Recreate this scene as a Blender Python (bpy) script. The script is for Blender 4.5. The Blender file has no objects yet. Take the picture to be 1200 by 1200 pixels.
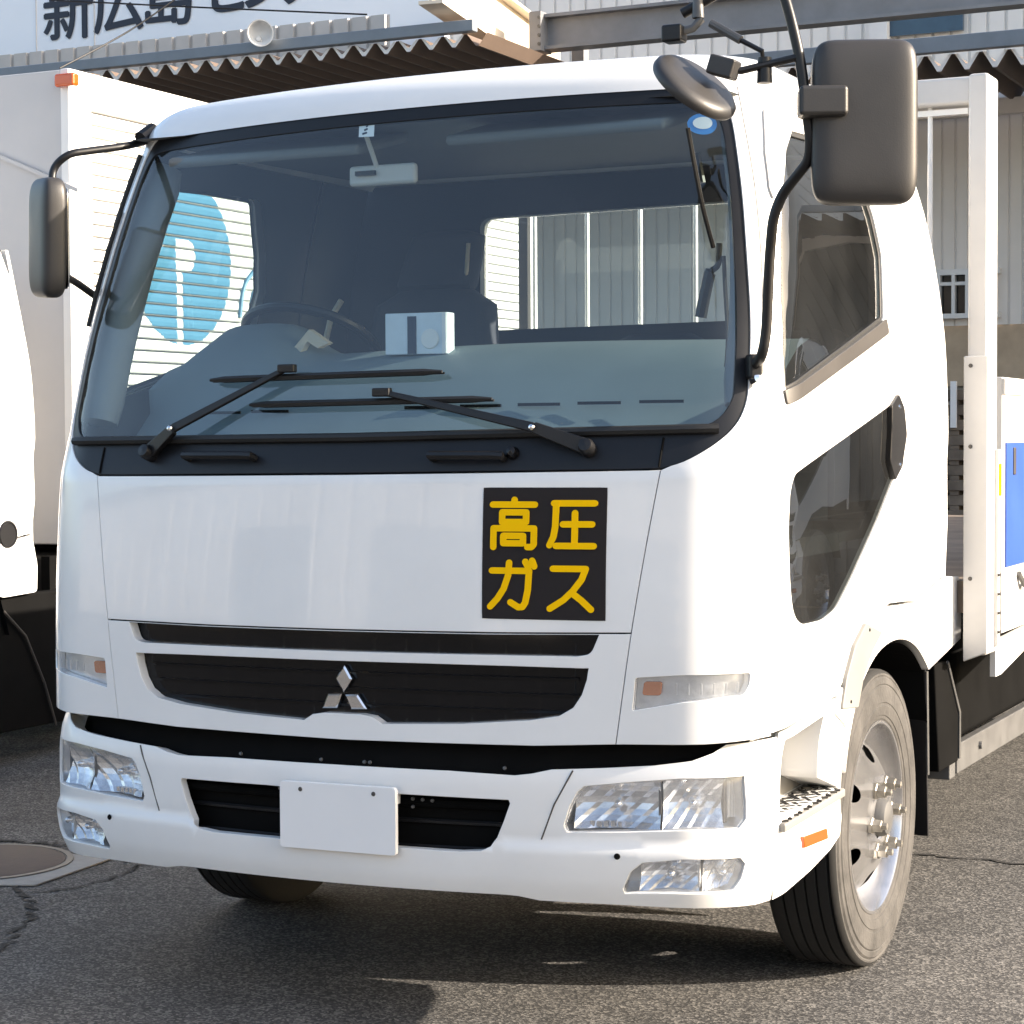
import bpy, bmesh, math, random
import numpy as np
from math import sin, cos, pi, radians, asin
from mathutils import Vector, Matrix, geometry
random.seed(7)
SC = bpy.context.scene
COL = SC.collection
# ------------------------------------------------------------------ camera
FPX, YAW, PITCH, ROLL = 2429.0, radians(25.9), radians(2.1), radians(0.3)
CAM = np.array([2.655, -4.432, 1.49])
_fw = np.array([-sin(YAW)*cos(PITCH), cos(YAW)*cos(PITCH), -sin(PITCH)])
_r = np.array([cos(YAW), sin(YAW), 0.0]); _u = np.cross(_r, _fw)
_r, _u = cos(ROLL)*_r - sin(ROLL)*_u, cos(ROLL)*_u + sin(ROLL)*_r
cd = bpy.data.cameras.new('camera'); cam = bpy.data.objects.new('camera', cd); COL.objects.link(cam)
cd.sensor_width = 36; cd.lens = FPX/1200*36; cd.clip_end = 600; cd.clip_start = .05
M = Matrix.Identity(4)
for i in range(3):
    M[i][0] = _r[i]; M[i][1] = _u[i]; M[i][2] = -_fw[i]; M[i][3] = CAM[i]
cam.matrix_world = M
SC.camera = cam
# ------------------------------------------------------------------ world, sun, exposure
SUN_EL = radians(22); SUN_DIR = Vector((.965, .26, 0)).normalized()*cos(SUN_EL) + Vector((0, 0, sin(SUN_EL)))
w = bpy.data.worlds.new('World'); SC.world = w; w.use_nodes = True
nt = w.node_tree; bg = nt.nodes['Background']
sky = nt.nodes.new('ShaderNodeTexSky'); sky.sky_type = 'NISHITA'; sky.sun_disc = False
sky.sun_elevation = SUN_EL; sky.sun_rotation = math.atan2(SUN_DIR.x, SUN_DIR.y)
sky.air_density = 1.0; sky.dust_density = 3.0; sky.ozone_density = .4
nt.links.new(sky.outputs[0], bg.inputs[0]); bg.inputs[1].default_value = 0.115
sd = bpy.data.lights.new('sun', 'SUN'); sun = bpy.data.objects.new('sun', sd); COL.objects.link(sun)
sd.energy = 4.1; sd.angle = radians(.55); sd.color = (1.0, .87, .72)
sun.rotation_euler = (-SUN_DIR).to_track_quat('-Z', 'Y').to_euler(); sun.location = (20, 10, 20)
vs = SC.view_settings; vs.view_transform = 'Standard'; vs.look = 'None'; vs.gamma = 1; vs.exposure = 1.8
vs.use_curve_mapping = False

# ------------------------------------------------------------------ pixel helpers
def proj(p):
    d = np.asarray(p, float) - CAM; z = d @ _fw
    return 600 + FPX*(d @ _r)/z, 600 - FPX*(d @ _u)/z
def ray(u, v): return _fw + _r*(u-600)/FPX - _u*(v-600)/FPX
def onX(u, v, x): r = ray(u, v); return CAM + r*((x-CAM[0])/r[0])
def onY(u, v, y): r = ray(u, v); return CAM + r*((y-CAM[1])/r[1])
def onZ(u, v, z=0.): r = ray(u, v); return CAM + r*((z-CAM[2])/r[2])

# ------------------------------------------------------------------ materials
def newmat(name):
    m = bpy.data.materials.new(name); m.use_nodes = True
    return m, m.node_tree, m.node_tree.nodes['Principled BSDF']
def N(t, k, **kw):
    n = t.nodes.new('ShaderNode'+k)
    for a, b in kw.items():
        if a in n.inputs: n.inputs[a].default_value = b
        else: setattr(n, a, b)
    return n
def simple(name, col, rough=.5, metal=0., coat=0., var=.06, scale=6., bump=0., bscale=80., spec=.5, rvar=.1):
    m, t, p = newmat(name)
    tc = N(t, 'TexCoord'); no = N(t, 'TexNoise', Scale=scale, Detail=6., Roughness=.6)
    t.links.new(tc.outputs['Object'], no.inputs['Vector'])
    mr = N(t, 'MapRange'); mr.inputs[1].default_value = .3; mr.inputs[2].default_value = .7
    mr.inputs[3].default_value = 1-var; mr.inputs[4].default_value = 1+var*.6
    t.links.new(no.outputs[0], mr.inputs[0])
    mx = N(t, 'Mix', data_type='RGBA', blend_type='MULTIPLY'); mx.inputs[0].default_value = 1
    mx.inputs[6].default_value = (*col, 1); t.links.new(mr.outputs[0], mx.inputs[7])
    t.links.new(mx.outputs[2], p.inputs['Base Color'])
    mr2 = N(t, 'MapRange'); mr2.inputs[3].default_value = max(0, rough-rvar*rough); mr2.inputs[4].default_value = min(1, rough+rvar*rough*2)
    t.links.new(no.outputs[0], mr2.inputs[0]); t.links.new(mr2.outputs[0], p.inputs['Roughness'])
    p.inputs['Metallic'].default_value = metal
    p.inputs['Specular IOR Level'].default_value = spec
    if coat: p.inputs['Coat Weight'].default_value = coat; p.inputs['Coat Roughness'].default_value = .04
    if bump:
        n2 = N(t, 'TexNoise', Scale=bscale, Detail=4.); t.links.new(tc.outputs['Object'], n2.inputs['Vector'])
        bp = N(t, 'Bump', Strength=bump, Distance=.004); t.links.new(n2.outputs[0], bp.inputs['Height'])
        t.links.new(bp.outputs[0], p.inputs['Normal'])
    return m
def glassmat(name, tint, refl=1.0, rough=0.0, ior=1.5, film=0., dirt=0.):
    m = bpy.data.materials.new(name); m.use_nodes = True; t = m.node_tree
    t.nodes.remove(t.nodes['Principled BSDF']); out = t.nodes['Material Output']
    tr = N(t, 'BsdfTransparent'); tr.inputs[0].default_value = (*tint, 1)
    gl = N(t, 'BsdfGlossy'); gl.inputs['Roughness'].default_value = rough; gl.inputs[0].default_value = (refl, refl, refl, 1)
    # thin sheet: Schlick reflectance, the same from both faces
    ge = N(t, 'NewGeometry'); dp = N(t, 'VectorMath', operation='DOT_PRODUCT')
    t.links.new(ge.outputs['Normal'], dp.inputs[0]); t.links.new(ge.outputs['Incoming'], dp.inputs[1])
    ab = N(t, 'Math', operation='ABSOLUTE'); t.links.new(dp.outputs['Value'], ab.inputs[0])
    om = N(t, 'Math', operation='SUBTRACT', use_clamp=True); om.inputs[0].default_value = 1; t.links.new(ab.outputs[0], om.inputs[1])
    pw_ = N(t, 'Math', operation='POWER'); t.links.new(om.outputs[0], pw_.inputs[0]); pw_.inputs[1].default_value = 5
    f0 = 2*((ior-1)/(ior+1))**2
    fr = N(t, 'Math', operation='MULTIPLY_ADD'); t.links.new(pw_.outputs[0], fr.inputs[0]); fr.inputs[1].default_value = 1-f0; fr.inputs[2].default_value = f0
    mxs = N(t, 'MixShader'); t.links.new(fr.outputs[0], mxs.inputs[0]); t.links.new(tr.outputs[0], mxs.inputs[1]); t.links.new(gl.outputs[0], mxs.inputs[2])
    last = mxs
    if dirt:
        df = N(t, 'BsdfDiffuse'); df.inputs[0].default_value = (.6, .62, .64, 1)
        tc = N(t, 'TexCoord'); no = N(t, 'TexNoise', Scale=3.5, Detail=7.); t.links.new(tc.outputs['Object'], no.inputs[0])
        mr = N(t, 'MapRange'); mr.inputs[1].default_value = .35; mr.inputs[2].default_value = .8; mr.inputs[3].default_value = dirt*.4; mr.inputs[4].default_value = dirt*1.5
        t.links.new(no.outputs[0], mr.inputs[0])
        m2 = N(t, 'MixShader'); t.links.new(mr.outputs[0], m2.inputs[0]); t.links.new(last.outputs[0], m2.inputs[1]); t.links.new(df.outputs[0], m2.inputs[2]); last = m2
    t.links.new(last.outputs[0], out.inputs[0])
    return m
MAT = {}
MAT['white'] = simple('white_paint', (.80, .80, .79), .24, coat=.8, var=.04, scale=3.2)
MAT['white2'] = simple('white_bumper_paint', (.78, .78, .77), .35, coat=.35, var=.05, scale=3)
MAT['offwhite'] = simple('cream_white_paint', (.64, .625, .60), .42, coat=.1, var=.06, scale=2)
MAT['deckpaint'] = simple('deck_grey_white', (.50, .495, .49), .45, var=.08, scale=4)
MAT['plate'] = simple('blank_plate_white', (.80, .80, .80), .4, var=.02)
MAT['black'] = simple('black_plastic', (.008, .008, .009), .38, var=.2, spec=.4)
MAT['satin'] = simple('black_satin_panel', (.010, .011, .014), .38, var=.2, spec=.3)
MAT['gloss'] = simple('black_gloss', (.005, .005, .006), .08, var=.2, spec=.30)
MAT['rubber'] = simple('black_rubber', (.010, .010, .010), .55, var=.25, bump=.15, bscale=60)
MAT['tyre'] = simple('tyre_rubber', (.011, .011, .011), .8, var=.35, scale=9, bump=.2, bscale=70)
MAT['wall_tyre'] = simple('dusty_tyre_sidewall', (.058, .055, .052), .8, var=.55, scale=11, bump=.4, bscale=90)
MAT['void'] = simple('dark_void', (.006, .006, .006), .9, var=.3, spec=.08)
MAT['chassis'] = simple('black_chassis', (.0045, .0045, .0045), .8, var=.4, scale=8, spec=.05)
MAT['mirrorback'] = simple('grey_black_mirror_plastic', (.034, .032, .031), .42, var=.1, bump=.06, bscale=300)
MAT['chrome'] = simple('chrome', (.75, .75, .76), .12, metal=1, var=.1)
MAT['reflector'] = simple('lamp_reflector', (.70, .71, .73), .28, metal=.75, var=.12, scale=30, bump=.6, bscale=30)
MAT['bulb'] = simple('bulb_chrome', (.84, .84, .85), .24, metal=.95, var=.2, scale=40)
MAT['steel'] = simple('painted_wheel_silver', (.58, .58, .59), .24, metal=.92, var=.12, scale=12)
MAT['nut'] = simple('nut_steel', (.42, .40, .36), .38, metal=.9, var=.3, scale=30)
MAT['galv'] = simple('galvanised_steel', (.11, .11, .11), .5, metal=.3, var=.2, scale=14)
MAT['orange'] = simple('orange_lens', (.50, .075, .003), .2, coat=.6, var=.08)
MAT['amber'] = simple('amber_inner', (.55, .18, .05), .25, var=.1)
MAT['flare'] = simple('flare_grey_recess_shade', (.20, .195, .185), .5, var=.08)  # arch flare plastic, also painted into the step recess as its shade
MAT['greyplast'] = simple('light_grey_plastic', (.55, .54, .52), .5, var=.05)
MAT['trim'] = simple('grey_belt_moulding', (.055, .051, .048), .4, var=.1)
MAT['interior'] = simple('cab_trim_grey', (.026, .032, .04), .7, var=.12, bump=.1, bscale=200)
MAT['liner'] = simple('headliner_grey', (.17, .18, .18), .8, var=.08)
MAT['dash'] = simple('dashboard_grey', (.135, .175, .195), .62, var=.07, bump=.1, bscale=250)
MAT['seat'] = simple('seat_fabric_dark', (.03, .034, .045), .85, var=.2, bump=.25, bscale=160)
MAT['beige'] = simple('beige_belt', (.50, .44, .34), .7, var=.1)
MAT['paper'] = simple('pale_blue_box', (.66, .74, .82), .5, var=.06, scale=14)
MAT['ink'] = simple('dark_print', (.03, .04, .07), .6)
MAT['signblack'] = simple('magnet_sign_black', (.022, .018, .018), .7, var=.1, spec=.2)
MAT['yellow'] = simple('sign_yellow', (.98, .56, .0), .7, var=.03, spec=.1)
MAT['blue'] = simple('sticker_blue', (.05, .25, .62), .4)
MAT['gateblue'] = simple('gate_panel_blue', (.025, .075, .34), .4, var=.08)
MAT['boxblue'] = simple('logo_blue', (.055, .20, .34), .45, var=.04)
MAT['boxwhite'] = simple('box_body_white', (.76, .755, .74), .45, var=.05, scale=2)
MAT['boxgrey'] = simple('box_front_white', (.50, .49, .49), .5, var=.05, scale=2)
MAT['timber'] = simple('weathered_timber', (.16, .125, .095), .85, var=.45, scale=5, bump=.3, bscale=40)
MAT['glass'] = glassmat('windshield_glass', (.78, .88, .90), 1.0, 0.0, 1.46, dirt=.018)
MAT['glass_side'] = glassmat('door_glass', (.55, .60, .58), 1.0, 0.0, 1.5, dirt=.02)
MAT['glass_dark'] = glassmat('safety_window_glass', (.30, .32, .31), 1.0, 0.0, 1.52, dirt=.02)
MAT['lens'] = glassmat('lamp_lens', (.93, .94, .95), 1.0, 0.02, 1.45, dirt=.16)
MAT['glass_rear'] = glassmat('rear_glass', (.82, .86, .86), 1.0, 0.0, 1.4)

# ------------------------------------------------------------------ mesh helpers
def link(me, name, mat, parent=None, label=None, kind=None):
    o = bpy.data.objects.new(name, me); COL.objects.link(o)
    if mat is not None:
        me.materials.append(MAT[mat] if isinstance(mat, str) else mat)
    if parent is not None:
        o.parent = parent
        if parent.type == 'EMPTY': o.location = -parent.location if parent.parent is None else Vector((0, 0, 0))
    if label: o['label'] = label
    if kind: o['kind'] = kind
    return o
def thing(name, label, cat, loc, group=None):
    o = bpy.data.objects.new(name, None); COL.objects.link(o); o.location = loc; o.empty_display_size = .2
    o['label'] = label; o['category'] = cat
    if group: o['group'] = group
    return o
def tag(o, label, cat, group=None):
    o['label'] = label; o['category'] = cat
    if group: o['group'] = group
    return o
class MB:
    def __init__(s): s.v = []; s.f = []
    def add(s, V, F):
        b = len(s.v); s.v += [tuple(map(float, p)) for p in V]; s.f += [tuple(b+i for i in q) for q in F]; return s
    def box(s, c, size, R=None, taper=None):
        c = Vector(c); hx, hy, hz = size[0]/2, size[1]/2, size[2]/2; V = []
        for z in (-hz, hz):
            k = 1 if taper is None or z < 0 else taper
            for x, y in ((-hx, -hy), (hx, -hy), (hx, hy), (-hx, hy)):
                p = Vector((x*k, y*k, z)); p = R @ p if R else p; V.append(p+c)
        return s.add(V, [(3, 2, 1, 0), (4, 5, 6, 7), (0, 1, 5, 4), (1, 2, 6, 5), (2, 3, 7, 6), (3, 0, 4, 7)])
    def tube(s, path, r, n=10, cap=True):
        P = [Vector(p) for p in path]; rs = r if hasattr(r, '__len__') else [r]*len(P)
        V = []; F = []; up = None
        for i, p in enumerate(P):
            d = (P[min(i+1, len(P)-1)] - P[max(i-1, 0)]).normalized()
            if up is None:
                up = d.orthogonal().normalized()
            else:
                up = (up - d*up.dot(d)).normalized()
            b = d.cross(up)
            for k in range(n):
                a = 2*pi*k/n; V.append(p + (up*cos(a)+b*sin(a))*rs[i])
        for i in range(len(P)-1):
            for k in range(n):
                F.append((i*n+k, i*n+(k+1) % n, (i+1)*n+(k+1) % n, (i+1)*n+k))
        if cap: F += [tuple(reversed(range(n))), tuple(range((len(P)-1)*n, len(P)*n))]
        return s.add(V, F)
    def lathe(s, prof, c, ax, n=48, closed=False):
        # prof: (radius, along-axis)
        c = Vector(c); ax = Vector(ax).normalized(); e1 = ax.orthogonal().normalized(); e2 = ax.cross(e1); V = []; F = []
        for r, h in prof:
            for k in range(n):
                a = 2*pi*k/n; V.append(c + ax*h + (e1*cos(a)+e2*sin(a))*r)
        m = len(prof); rng = m if closed else m-1
        for i in range(rng):
            j = (i+1) % m
            for k in range(n): F.append((i*n+k, i*n+(k+1) % n, j*n+(k+1) % n, j*n+k))
        return s.add(V, F)
    def prism(s, poly, d):
        # poly: 3D points (planar), extruded by vector d
        n = len(poly); V = [Vector(p) for p in poly]; V += [p+Vector(d) for p in V]
        F = [tuple(reversed(range(n))), tuple(range(n, 2*n))] + [(i, (i+1) % n, n+(i+1) % n, n+i) for i in range(n)]
        return s.add(V, F)
    def build(s, name, mat, parent=None, smooth=35, bevel=0, label=None, kind=None, seg=2, sub=0):
        me = bpy.data.meshes.new(name); me.from_pydata(s.v, [], s.f)
        bm = bmesh.new(); bm.from_mesh(me)
        bmesh.ops.recalc_face_normals(bm, faces=bm.faces)
        if bevel:
            es = [e for e in bm.edges if len(e.link_faces) == 2 and e.calc_face_angle(0) > .5]
            bmesh.ops.bevel(bm, geom=es, offset=bevel, segments=seg, affect='EDGES', profile=.5, clamp_overlap=True)
        if sub: bmesh.ops.subdivide_edges(bm, edges=bm.edges, cuts=sub, use_grid_fill=True)
        bm.to_mesh(me); bm.free()
        if bevel:
            me.shade_smooth(); NV = [Vector((0, 0, 0)) for _ in me.vertices]
            for p in me.polygons:
                for i in p.vertices: NV[i] += p.normal*p.area*p.area
            me.normals_split_custom_set_from_vertices([tuple(n.normalized()) if n.length > 0 else (0, 0, 1) for n in NV])
        elif smooth:
            me.shade_smooth(); me.set_sharp_from_angle(angle=radians(smooth))
        return link(me, name, mat, parent, label, kind)
def smoothpath(P, n=8):
    # catmull-rom through points
    P = [Vector(p) for p in P]; out = []
    for i in range(len(P)-1):
        p0 = P[max(i-1, 0)]; p1 = P[i]; p2 = P[i+1]; p3 = P[min(i+2, len(P)-1)]
        for k in range(n):
            t = k/n
            out.append(.5*((2*p1)+(p2-p0)*t+(2*p0-5*p1+4*p2-p3)*t*t+(3*p1-p0-3*p2+p3)*t**3))
    return out+[P[-1]]
def roundedpath(P, r, n=6):
    # polyline with filleted corners
    P = [Vector(p) for p in P]; out = [P[0]]
    for i in range(1, len(P)-1):
        a = (P[i-1]-P[i]); b = (P[i+1]-P[i]); d = min(r, a.length*.48, b.length*.48)
        A = P[i]+a.normalized()*d; B = P[i]+b.normalized()*d
        for k in range(n+1):
            t = k/n; out.append(A*(1-t)**2+P[i]*2*t*(1-t)+B*t*t)
    return out+[P[-1]]

# ------------------------------------------------------------------ cab and bumper surfaces (horizontal sections lofted over z)
LEAN = radians(.7)
def table(tab):
    xs = [t[0] for t in tab]; ys = [t[1] for t in tab]; n = len(xs)
    h = [xs[k+1]-xs[k] for k in range(n-1)]; d = [(ys[k+1]-ys[k])/h[k] for k in range(n-1)]
    m = [d[0]]+[0 if d[k-1]*d[k] <= 0 else 2*d[k-1]*d[k]/(d[k-1]+d[k]) for k in range(1, n-1)]+[d[-1]]
    def f(z):
        if z <= xs[0]: return ys[0]+d[0]*(z-xs[0])
        if z >= xs[-1]: return ys[-1]+d[-1]*(z-xs[-1])
        i = 0
        while z > xs[i+1]: i += 1
        t = (z-xs[i])/h[i]
        return (2*t**3-3*t*t+1)*ys[i]+(t**3-2*t*t+t)*m[i]*h[i]+(-2*t**3+3*t*t)*ys[i+1]+(t**3-t*t)*m[i+1]*h[i]
    return f
SA, SB = .83, 1.16
def section(y0, w, Rf, rc, a):
    ph = asin((w-rc)/(Rf-rc)); yc = y0+Rf-(Rf-rc)*cos(ph)
    if a <= SA:
        t = ph*a/SA; return Rf*sin(t), y0+Rf*(1-cos(t))
    if a <= SB:
        t = ph+(pi/2-ph)*(a-SA)/(SB-SA); return (w-rc)+rc*sin(t), yc-rc*cos(t)
    return w, yc+(a-SB)
class Loft:
    def __init__(s, y0, w, Rf, rc):
        s.y0, s.w, s.Rf, s.rc = table(y0), table(w), table(Rf), table(rc); s.grid = None
    def __call__(s, a, z):
        x, y = section(s.y0(z), s.w(z), s.Rf(z), s.rc(z), abs(a))
        if a < 0: x = -x
        return np.array([x, y, z+x*sin(LEAN)])
    def normal(s, a, z):
        h = 2e-3; n = np.cross(s(a+h, z)-s(a-h, z), s(a, z+h)-s(a, z-h)); return n/np.linalg.norm(n)
    def pt(s, a, z, off=0.):
        return s(a, z)+s.normal(a, z)*off
    def sY(s, y, z):
        Rf, rc, w_ = s.Rf(z), s.rc(z), s.w(z); ph = asin((w_-rc)/(Rf-rc)); return SB+y-(s.y0(z)+Rf-(Rf-rc)*cos(ph))
    def px(s, u, v):
        # surface parameters under a photo pixel
        if s.grid is None:
            s.grid = []
            for a in np.arange(-1.3, 2.9, .06):
                for z in np.arange(.3, 2.5, .08):
                    p = s(a, z)
                    if (CAM-p) @ s.normal(a, z) > 0: s.grid.append((a, z, *proj(p)))
            s.grid = np.array(s.grid)
        i = np.argmin((s.grid[:, 2]-u)**2+(s.grid[:, 3]-v)**2); a, z = s.grid[i, :2]
        for it in range(20):
            q = np.array(proj(s(a, z))); e = np.array([u, v])-q
            if abs(e).max() < .02: break
            h = 1e-4
            J = np.array([(np.array(proj(s(a+h, z)))-q)/h, (np.array(proj(s(a, z+h)))-q)/h]).T
            if abs(np.linalg.det(J)) < 1e-2: break
            st = np.clip(np.linalg.solve(J, e), -.08, .08); a += st[0]; z += st[1]
        return float(a), float(z)
    def trace(s, pts): return [s.px(*p[:2]) if len(p) == 2 else (*s.px(*p[:2]), p[2]) for p in pts]
CAB = Loft([(.6, .05), (.9, .05), (1.38, .078), (1.5, .115), (1.9, .218), (2.36, .35), (2.5, .40)],
           [(.6, 1.075), (1.45, 1.075), (1.7, 1.07), (2.0, 1.04), (2.36, .96), (2.5, .92)],
           [(.6, 5.5), (1.4, 5.), (2.0, 3.6), (2.36, 3.1), (2.5, 3.)], [(.6, .25), (1.5, .24), (2.36, .2), (2.5, .2)])
BUM = Loft([(.3, .045), (.36, .012), (.42, -.008), (.485, -.014), (.505, -.004), (.55, -.006), (.64, -.004), (.70, .008), (.75, .04)],
           [(.3, 1.03), (.36, 1.058), (.42, 1.072), (.485, 1.076), (.505, 1.068), (.8, 1.07)], [(.3, 3.2), (.8, 3.2)], [(.3, .27), (.8, .27)])
class Plane:
    def __init__(s, o, ex, ey): s.o, s.ex, s.ey = map(lambda q: np.array(q, float), (o, ex, ey)); n = np.cross(s.ex, s.ey); s.n = n/np.linalg.norm(n)
    def __call__(s, a, b): return s.o+s.ex*a+s.ey*b
    def normal(s, a, b): return s.n
    def pt(s, a, b, off=0.): return s(a, b)+s.n*off
def fillet(poly, r=0., n=5):
    out = []; m = len(poly)
    for i in range(m):
        p = np.array(poly[i][:2]); rr = poly[i][2] if len(poly[i]) > 2 else r
        a = np.array(poly[i-1][:2])-p; b = np.array(poly[(i+1) % m][:2])-p; la, lb = np.linalg.norm(a), np.linalg.norm(b)
        if rr <= 0 or la < 1e-6 or lb < 1e-6: out.append(tuple(p)); continue
        d = min(rr, la*.48, lb*.48); A = p+a/la*d; B = p+b/lb*d
        for k in range(n+1):
            t = k/n; out.append(tuple(A*(1-t)**2+p*2*t*(1-t)+B*t*t))
    return out
def resample(poly, step):
    out = []
    for i in range(len(poly)):
        p, q = np.array(poly[i]), np.array(poly[(i+1) % len(poly)]); L = np.linalg.norm(q-p)
        if L < 1e-5: continue
        n = max(1, int(math.ceil(L/step)))
        for k in range(n): out.append(tuple(p+(q-p)*k/n))
    return out
def area2(P): return sum(P[i][0]*P[(i+1) % len(P)][1]-P[(i+1) % len(P)][0]*P[i][1] for i in range(len(P)))
def outnorm(P):
    n = len(P); O = []
    for i in range(n):
        d1 = np.array(P[i])-np.array(P[i-1]); d2 = np.array(P[(i+1) % n])-np.array(P[i])
        a = np.array([d1[1], -d1[0]])/max(1e-9, np.linalg.norm(d1))+np.array([d2[1], -d2[0]])/max(1e-9, np.linalg.norm(d2))
        O.append(a/max(1e-9, np.linalg.norm(a)))
    return O
def inside(P, X):
    x, y = X[:, 0], X[:, 1]; r = np.zeros(len(X), bool); n = len(P)
    for i in range(n):
        x1, y1 = P[i]; x2, y2 = P[(i+1) % n]
        if y1 == y2: continue
        c = (y1 > y) != (y2 > y); r ^= c & (x < (x2-x1)*(y-y1)/(y2-y1)+x1)
    return r
def panel(name, surf, outline, mat, parent, holes=(), off=0., lip=.012, gap=0., step=.03, bstep=.018, label=None, flip=False, r=0., hlip=None):
    """sheet-metal panel: outline and holes in surface parameters, folded edge all round"""
    loops = []
    for k, poly in enumerate([outline]+list(holes)):
        P = resample(fillet(poly, r), bstep)
        if (area2(P) < 0) != (k > 0): P = P[::-1]
        O = outnorm(P)
        if gap and k == 0: P = [tuple(np.array(p)-o*gap) for p, o in zip(P, O)]
        loops.append((P, O))
    B = loops[0][0]; xs = [p[0] for p in B]; ys = [p[1] for p in B]
    allb = np.array([p for L in loops for p in L[0]])
    G = np.array([(x+(j % 2)*step/2, y) for j, y in enumerate(np.arange(min(ys), max(ys), step)) for x in np.arange(min(xs), max(xs), step)]).reshape(-1, 2)
    if len(G):
        k = inside(B, G)
        for L in loops[1:]: k &= ~inside(L[0], G)
        G = G[k]
        if len(G):
            d = np.min((G[:, None, 0]-allb[None, :, 0])**2+(G[:, None, 1]-allb[None, :, 1])**2, axis=1); G = G[d > (step*.55)**2]
    pts = [Vector(p) for p in allb]+[Vector(p) for p in G]; E_ = []; b = 0
    for P, O in loops:
        E_ += [(b+i, b+(i+1) % len(P)) for i in range(len(P))]; b += len(P)
    vo, eo, fo, *_ = geometry.delaunay_2d_cdt(pts, E_, [], 0, 1e-7)
    V2 = np.array([(q.x, q.y) for q in vo]); T = np.array([t for t in fo if len(t) == 3])
    cen = V2[T].mean(axis=1); k = inside(B, cen)
    for L in loops[1:]: k &= ~inside(L[0], cen)
    T = T[k]
    V = []; NN = []
    for q in V2: V.append(surf.pt(q[0], q[1], off)); NN.append(surf.normal(q[0], q[1]))
    F = [tuple(int(i) for i in t) for t in T]
    for li, (P, O) in enumerate(loops):
        n = len(P); b = len(V); lp = lip if li == 0 or hlip is None else hlip
        if lp <= 0: continue
        for ring, (e, dn) in enumerate(((0, 0), (.0016, -.0028), (.0018, -lp))):
            for p, o in zip(P, O):
                nn = surf.normal(*p); base = surf.pt(p[0], p[1], off); q = surf.pt(p[0]+o[0]*.003, p[1]+o[1]*.003, off)-base
                q = q/max(1e-9, np.linalg.norm(q))
                V.append(base+q*e+nn*dn); NN.append(nn if ring == 0 else q)
        for ring in range(2):
            for i in range(n):
                j = (i+1) % n; F.append((b+ring*n+i, b+(ring+1)*n+i, b+(ring+1)*n+j, b+ring*n+j))
    if flip: F = [f[::-1] for f in F]; NN = [-x for x in NN]
    me = bpy.data.meshes.new(name); me.from_pydata([tuple(map(float, v)) for v in V], [], F)
    me.shade_smooth(); me.normals_split_custom_set_from_vertices([tuple(map(float, x)) for x in NN])
    return link(me, name, mat, parent, label)
def cat2(P, n=5, closed=False):
    Q = [Vector((p[0], p[1], 0)) for p in P]
    return [(v.x, v.y) for v in smoothpath(Q+([Q[0]] if closed else []), n)][:(-1 if closed else None)]
def mir(P): return [(-p[0], *p[1:]) for p in P]
def sym(right):  # right half outline from top centre round to bottom centre -> closed outline
    return list(right)+[(-p[0], *p[1:]) for p in reversed(right)]
def ribbon(surf, pts, width, off, mb, n=6, th=.0015):
    """flat round-ended stroke lying on a surface"""
    for i in range(len(pts)-1):
        a, b = np.array(pts[i]), np.array(pts[i+1]); d = b-a; L = np.linalg.norm(d)
        if L < 1e-6: continue
        d /= L; o = np.array([-d[1], d[0]]); ring = []
        for k in range(n+1): t = -pi/2+pi*k/n; ring.append(b+(d*cos(t)+o*sin(t))*width/2)
        for k in range(n+1): t = pi/2+pi*k/n; ring.append(a+(d*cos(t)+o*sin(t))*width/2)
        lift = off+.00015*(i % 5)
        V = [surf.pt(p[0], p[1], lift) for p in ring]+[surf.pt(p[0], p[1], lift-th) for p in ring]; m = len(ring)
        mb.add(V, [tuple(range(m))]+[(i_, m+i_, m+(i_+1) % m, (i_+1) % m) for i_ in range(m)])

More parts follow.
